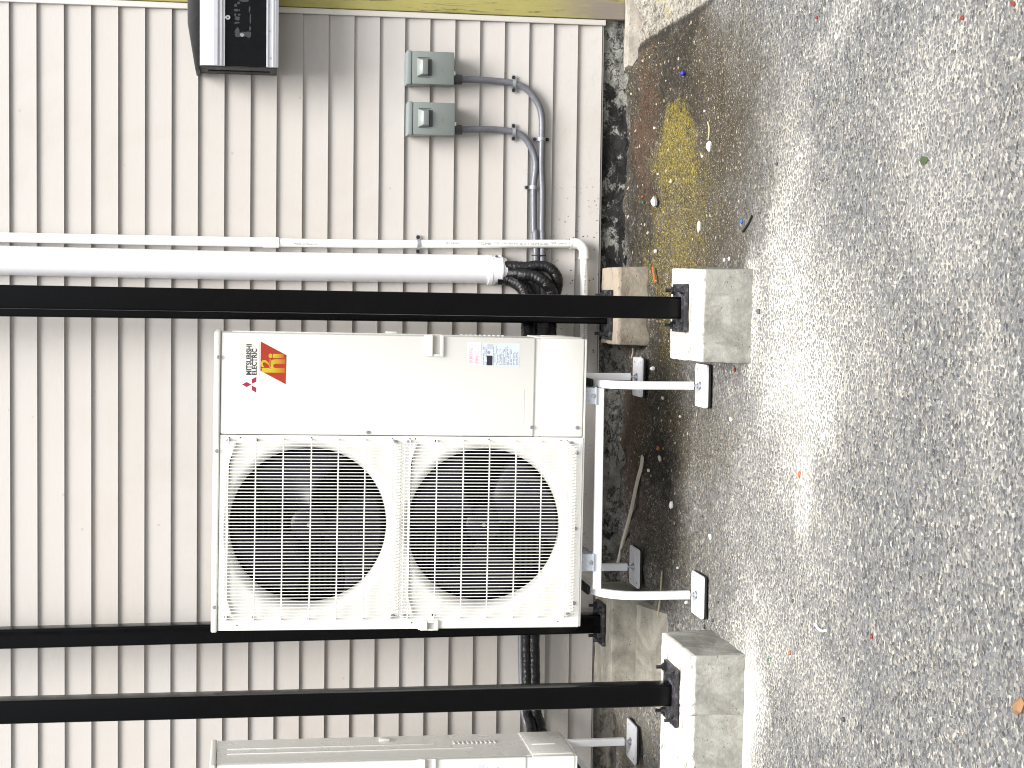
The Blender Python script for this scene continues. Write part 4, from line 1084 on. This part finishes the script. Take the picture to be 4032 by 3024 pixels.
# mounting brackets between beam and unit
for xb in (P(2320, 1558, YB1).x, P(2320, 2212, YB1).x):
    z0 = zt_rail+TB; z1 = UO.z-.004-(xb-UO.x)*UROT
    mb = MB(); mb.box((xb-.033, YB1-.022, z0), (xb+.033, YB1+.16, z0+.006), .001); mb.box((xb-.030, YB1-.012, z0+.006), (xb-.026, YB1+.14, z1-.004)); mb.box((xb+.026, YB1-.012, z0+.006), (xb+.030, YB1+.14, z1-.004)); mb.box((xb-.030, YB1-.016, z0+.006), (xb+.030, YB1-.0125, z1-.004))
    br_ = mb.build('mounting_bracket', m_brk, stand)
    mb = MB(); mb.box((xb-.038, YB1-.004, z1-.0035), (xb+.038, YB1+.2, z1), .001); mb.build('rubber_pad', m_rubber, stand)
    mb = MB(); mb.cyl((xb, YB1-.0165, z0+.014), (xb, YB1-.024, z0+.014), .008, 6); mb.build('bolt', m_galv, stand)
for sx in (xl_, xr_):
    mb = MB(); mb.box((sx-.016, YB1+.05, zt_rail+TB+.0005), (sx+.016, YR-.02, zt_rail+TB+.012), .002); mb.build('rubber_strip', m_rubber, stand)
st2 = copy_tree(stand); st2.location = (ac2.location.x-ac.location.x+.045, 0, -.0)
st2['label'] = 'white stand under the left edge air conditioner, one rear foot in view'

# ------------------------------------------------------------------ litter on the ground
lit = {}
def lm(key, c, rough=.6):
    if key not in lit: lit[key] = paint('litter_'+key, c, rough, var=.12, scale=30)
    return lit[key]
LC = dict(white=(.75, .75, .73), cream=(.60, .56, .46), blue=(.01, .03, .30), skyblue=(.03, .11, .38), green=(.02, .18, .05), red=(.20, .03, .02), orange=(.38, .12, .03), brown=(.24, .13, .06), black=(.012, .012, .012), stone=(.07, .07, .075), clear=(.50, .50, .53), straw=(.45, .38, .24), leaf=(.05, .07, .025))
def chip(x, y, size, col, label, cat='litter', asp=1., name='litter_scrap', seed=None, hgt=.35, rot=None, grp='scraps of litter on the ground'):
    rnd = random.Random(seed if seed is not None else int(x*7+y))
    size *= .68; p = G(x, y); s = size/2; mb = MB(); n = rnd.choice((6, 7, 8)); a0 = rot if rot is not None else rnd.uniform(0, PI)
    lo, hi, tp = [], [], []
    for k in range(n):
        a = 2*PI*k/n; rr_ = s*rnd.uniform(.7, 1.1); u, v = rr_*math.cos(a)*asp, rr_*math.sin(a)
        q = Vector((u*math.cos(a0)-v*math.sin(a0), u*math.sin(a0)+v*math.cos(a0), 0)); h = size*hgt*rnd.uniform(.3, .75)
        lo.append(q*.85+Vector((0, 0, -.004))); hi.append(q+Vector((0, 0, h*.6))); tp.append(q*.55+Vector((0, 0, h+size*hgt*.3)))
    vs = lo+hi+tp; fs = [tuple(range(n))[::-1], tuple(range(2*n, 3*n))]
    for b in (0, n):
        for k in range(n): fs.append((b+k, b+(k+1) % n, b+n+(k+1) % n, b+n+k))
    mb.faces(vs, fs); o = mb.build(name, lm(col, LC[col]), None, 30); o.location = p+Vector((0, 0, .001)); tag(o, label, cat, grp); return o
def stick(pts, r, col, label, cat='twig', name='twig', flat_=None, grp='scraps of litter on the ground', lift=.003):
    P3 = [G(x, y)+Vector((0, 0, lift)) for x, y in pts]; path = spline(P3, 6); c = path[len(path)//2]; mb = MB()
    if flat_: mb.sweep(path, [(r*.25, r*flat_), (-r*.25, r*flat_), (-r*.25, -r*flat_), (r*.25, -r*flat_)], (0, 0, 1))
    else: mb.tube(path, r, 6)
    o = mb.build(name, lm(col, LC[col]), None, 40, off=c); tag(o, label, cat, grp); return o
chip(2690, 290, .040, 'blue', 'crumpled dark blue wrapper scrap below the right disconnect box', seed=2)
chip(2797, 574, .066, 'white', 'white square bottle cap like piece on the brown ground beside the moss', hgt=.3, seed=5)
chip(2580, 797, .086, 'clear', 'crushed clear plastic cup piece on the moss near the foundation', asp=.8, seed=6, hgt=.28)
chip(2532, 797, .020, 'green', 'small green scrap beside the crushed clear cup piece')
chip(2530, 775, .015, 'orange', 'tiny orange scrap above the green one near the clear cup')
chip(2754, 895, .074, 'white', 'torn white paper diamond on the moss right of the nearest pier', asp=.6, seed=9, hgt=.15, rot=1.2)
chip(2922, 873, .028, 'skyblue', 'bright blue plastic bit beside a black twig')
stick([(2964, 850), (2950, 880), (2928, 912)], .004, 'black', 'short black twig beside the bright blue bit')
stick([(2790, 480), (2796, 510), (2792, 550)], .003, 'straw', 'thin straw coloured stick just above the white cap piece')
chip(2641, 714, .026, 'cream', 'cream stick like chip in the middle of the moss', asp=.4, rot=1.5, hgt=.2)
chip(2591, 686, .020, 'white', 'white pebble chip on the moss above the clear cup', asp=.6)
chip(2765, 616, .016, 'white', 'tiny white chip below the square white cap')
chip(2775, 437, .014, 'white', 'tiny round white chip left of the yellow moss patch')
chip(2577, 504, .018, 'white', 'curved white chip between foundation and upper moss')
stick([(2571, 1050), (2577, 1082), (2581, 1115)], .006, 'orange', 'orange brown bark strip between the two right piers', 'bark', 'bark_strip', 1.2)
chip(2583, 990, .034, 'clear', 'clear plastic sliver right of the rust stained pier', asp=.5, rot=1.4, seed=8)
chip(2854, 1024, .022, 'white', 'white chip at the right corner of the nearest pier')
chip(2873, 1018, .024, 'white', 'white paper bit just beyond the nearest pier corner')
chip(2742, 1034, .016, 'red', 'dark red scrap against the right side of nearest pier')
chip(2573, 1451, .032, 'white', 'double lobed white lump next to the rear right foot plate', seed=3, hgt=.6)
stick([(2542, 1408), (2536, 1424), (2531, 1440)], .006, 'white', 'white putty stub lying on the rear right foot plate edge', 'litter', 'litter_scrap', lift=.02)
chip(2504, 1416, .020, 'white', 'white lump just above the rear right foot plate', hgt=.6)
chip(2444, 1465, .022, 'cream', 'cream chip on dark soil by the foundation near right leg')
chip(2421, 1597, .020, 'cream', 'cream chip on the foundation ledge below the silver bracket')
stick([(2495, 1370), (2494, 1392), (2490, 1410)], .0035, 'cream', 'bent pale stalk on dark soil beside the rust stained pier')
chip(2895, 1456, .024, 'red', 'red scrap at the left corner of the nearest pier')
chip(2878, 1650, .030, 'white', 'large white splinter on asphalt left of the front right foot plate', asp=2.0, rot=1.4, hgt=.2)
chip(2592, 1765, .030, 'orange', 'orange leaf curled on the dark soil under the unit', asp=1.6, rot=1.5, hgt=.2, cat='leaf', name='fallen_leaf')
chip(2597, 1805, .034, 'cream', 'cream wood scrap touching the orange leaf', asp=1.8, rot=1.3, hgt=.15)
chip(2554, 1853, .024, 'white', 'white pebble at the right end of the long pale strip')
chip(2610, 1568, .020, 'cream', 'slim cream chip between the right foot plates', asp=2.2, rot=1.4)
chip(2678, 1640, .018, 'white', 'white chip in the open between the right feet, right hand one', asp=1.5, rot=1.5)
chip(2645, 1990, .050, 'white', 'large white lump below the middle of the lower fan', seed=14, hgt=.3)
stick([(2537, 1796), (2532, 1840), (2517, 1895), (2490, 2020), (2462, 2125), (2440, 2215), (2428, 2250), (2405, 2272), (2387, 2297)], .013, 'cream', 'long pale torn strip of trim lying along the foundation', 'trim strip', 'trim_strip', 1.0, lift=.008)
chip(2797, 2113, .034, 'white', 'white streaky scrap on asphalt below the left half of the stand', asp=2.0, rot=1.4, hgt=.15)
chip(2668, 2236, .018, 'white', 'white chip between the rear left and front left foot plates')
chip(2703, 2372, .026, 'white', 'white chip tucked behind the front left foot plate')
stick([(2978, 2318), (2976, 2345), (2974, 2376)], .004, 'white', 'white stalk with a head on asphalt below the front left foot')
chip(2978, 2330, .026, 'white', 'white flat head of the stalk below the front left foot')
stick([(2609, 2250), (2606, 2300), (2600, 2370), (2592, 2430)], .0035, 'straw', 'long straw stem passing behind the left front leg', 'straw', 'straw_stem')
chip(3026, 2598, .022, 'green', 'bright green bit on pale asphalt in front of the long pier')
chip(3112, 2570, .024, 'orange', 'orange bit on asphalt next to the bright green one')
stick([(3214, 2457), (3225, 2474), (3240, 2484), (3256, 2483)], .004, 'white', 'curved white plastic strip on open asphalt', 'litter', 'litter_scrap')
chip(3433, 2506, .022, 'red', 'red bit on the open asphalt furthest left')
for i, (x, y, s_) in enumerate(((3123, 2367, .020), (2775, 2468, .026), (2808, 2443, .022), (2888, 2995, .034), (3390, 2868, .034), (3323, 2834, .026), (2827, 2370, .016), (2990, 1226, .028), (2983, 645, .016), (3060, 645, .018))):
    chip(x, y, s_, 'stone', ['dark stone near the curved white strip', 'dark stone just above the long pier corner, larger', 'dark stone just above the long pier corner, smaller', 'dark stone against the front of the long pier', 'largest dark stone on the asphalt at lower left', 'second dark stone right of the largest one', 'dark stone left of the front left foot plate', 'dark stone on pale asphalt in front of the nearest pier', 'dark stone on asphalt below the mossy patch', 'dark stone on asphalt beyond the mossy patch'][i], 'stone', hgt=.5, name='loose_stone', grp='loose dark stones')
chip(3215, 70, .018, 'red', 'red scrap nearest the kerb stub', asp=1.6, rot=1.4, hgt=.2)
chip(3789, 70, .019, 'red', 'longest red scrap near the right edge, middle of three', asp=1.8, rot=1.5, hgt=.2)
chip(3989, 14, .019, 'red', 'red scrap in the very corner of the asphalt', asp=2.2, rot=1.2, hgt=.2)
chip(3294, 145, .036, 'white', 'star shaped white fleck on open asphalt near red scrap', hgt=.2, seed=4)
chip(3641, 630, .036, 'leaf', 'small dark green leaf on the open asphalt', asp=2.4, rot=1.5, hgt=.12, cat='leaf', name='fallen_leaf')
chip(3150, 1868, .026, 'orange', 'orange and white stub on the pale strip below the stand', asp=1.6, hgt=.3)
chip(4015, 2780, .060, 'brown', 'brown piece of bark at the near edge of the asphalt', asp=1.6, hgt=.3, cat='bark', name='bark_piece')
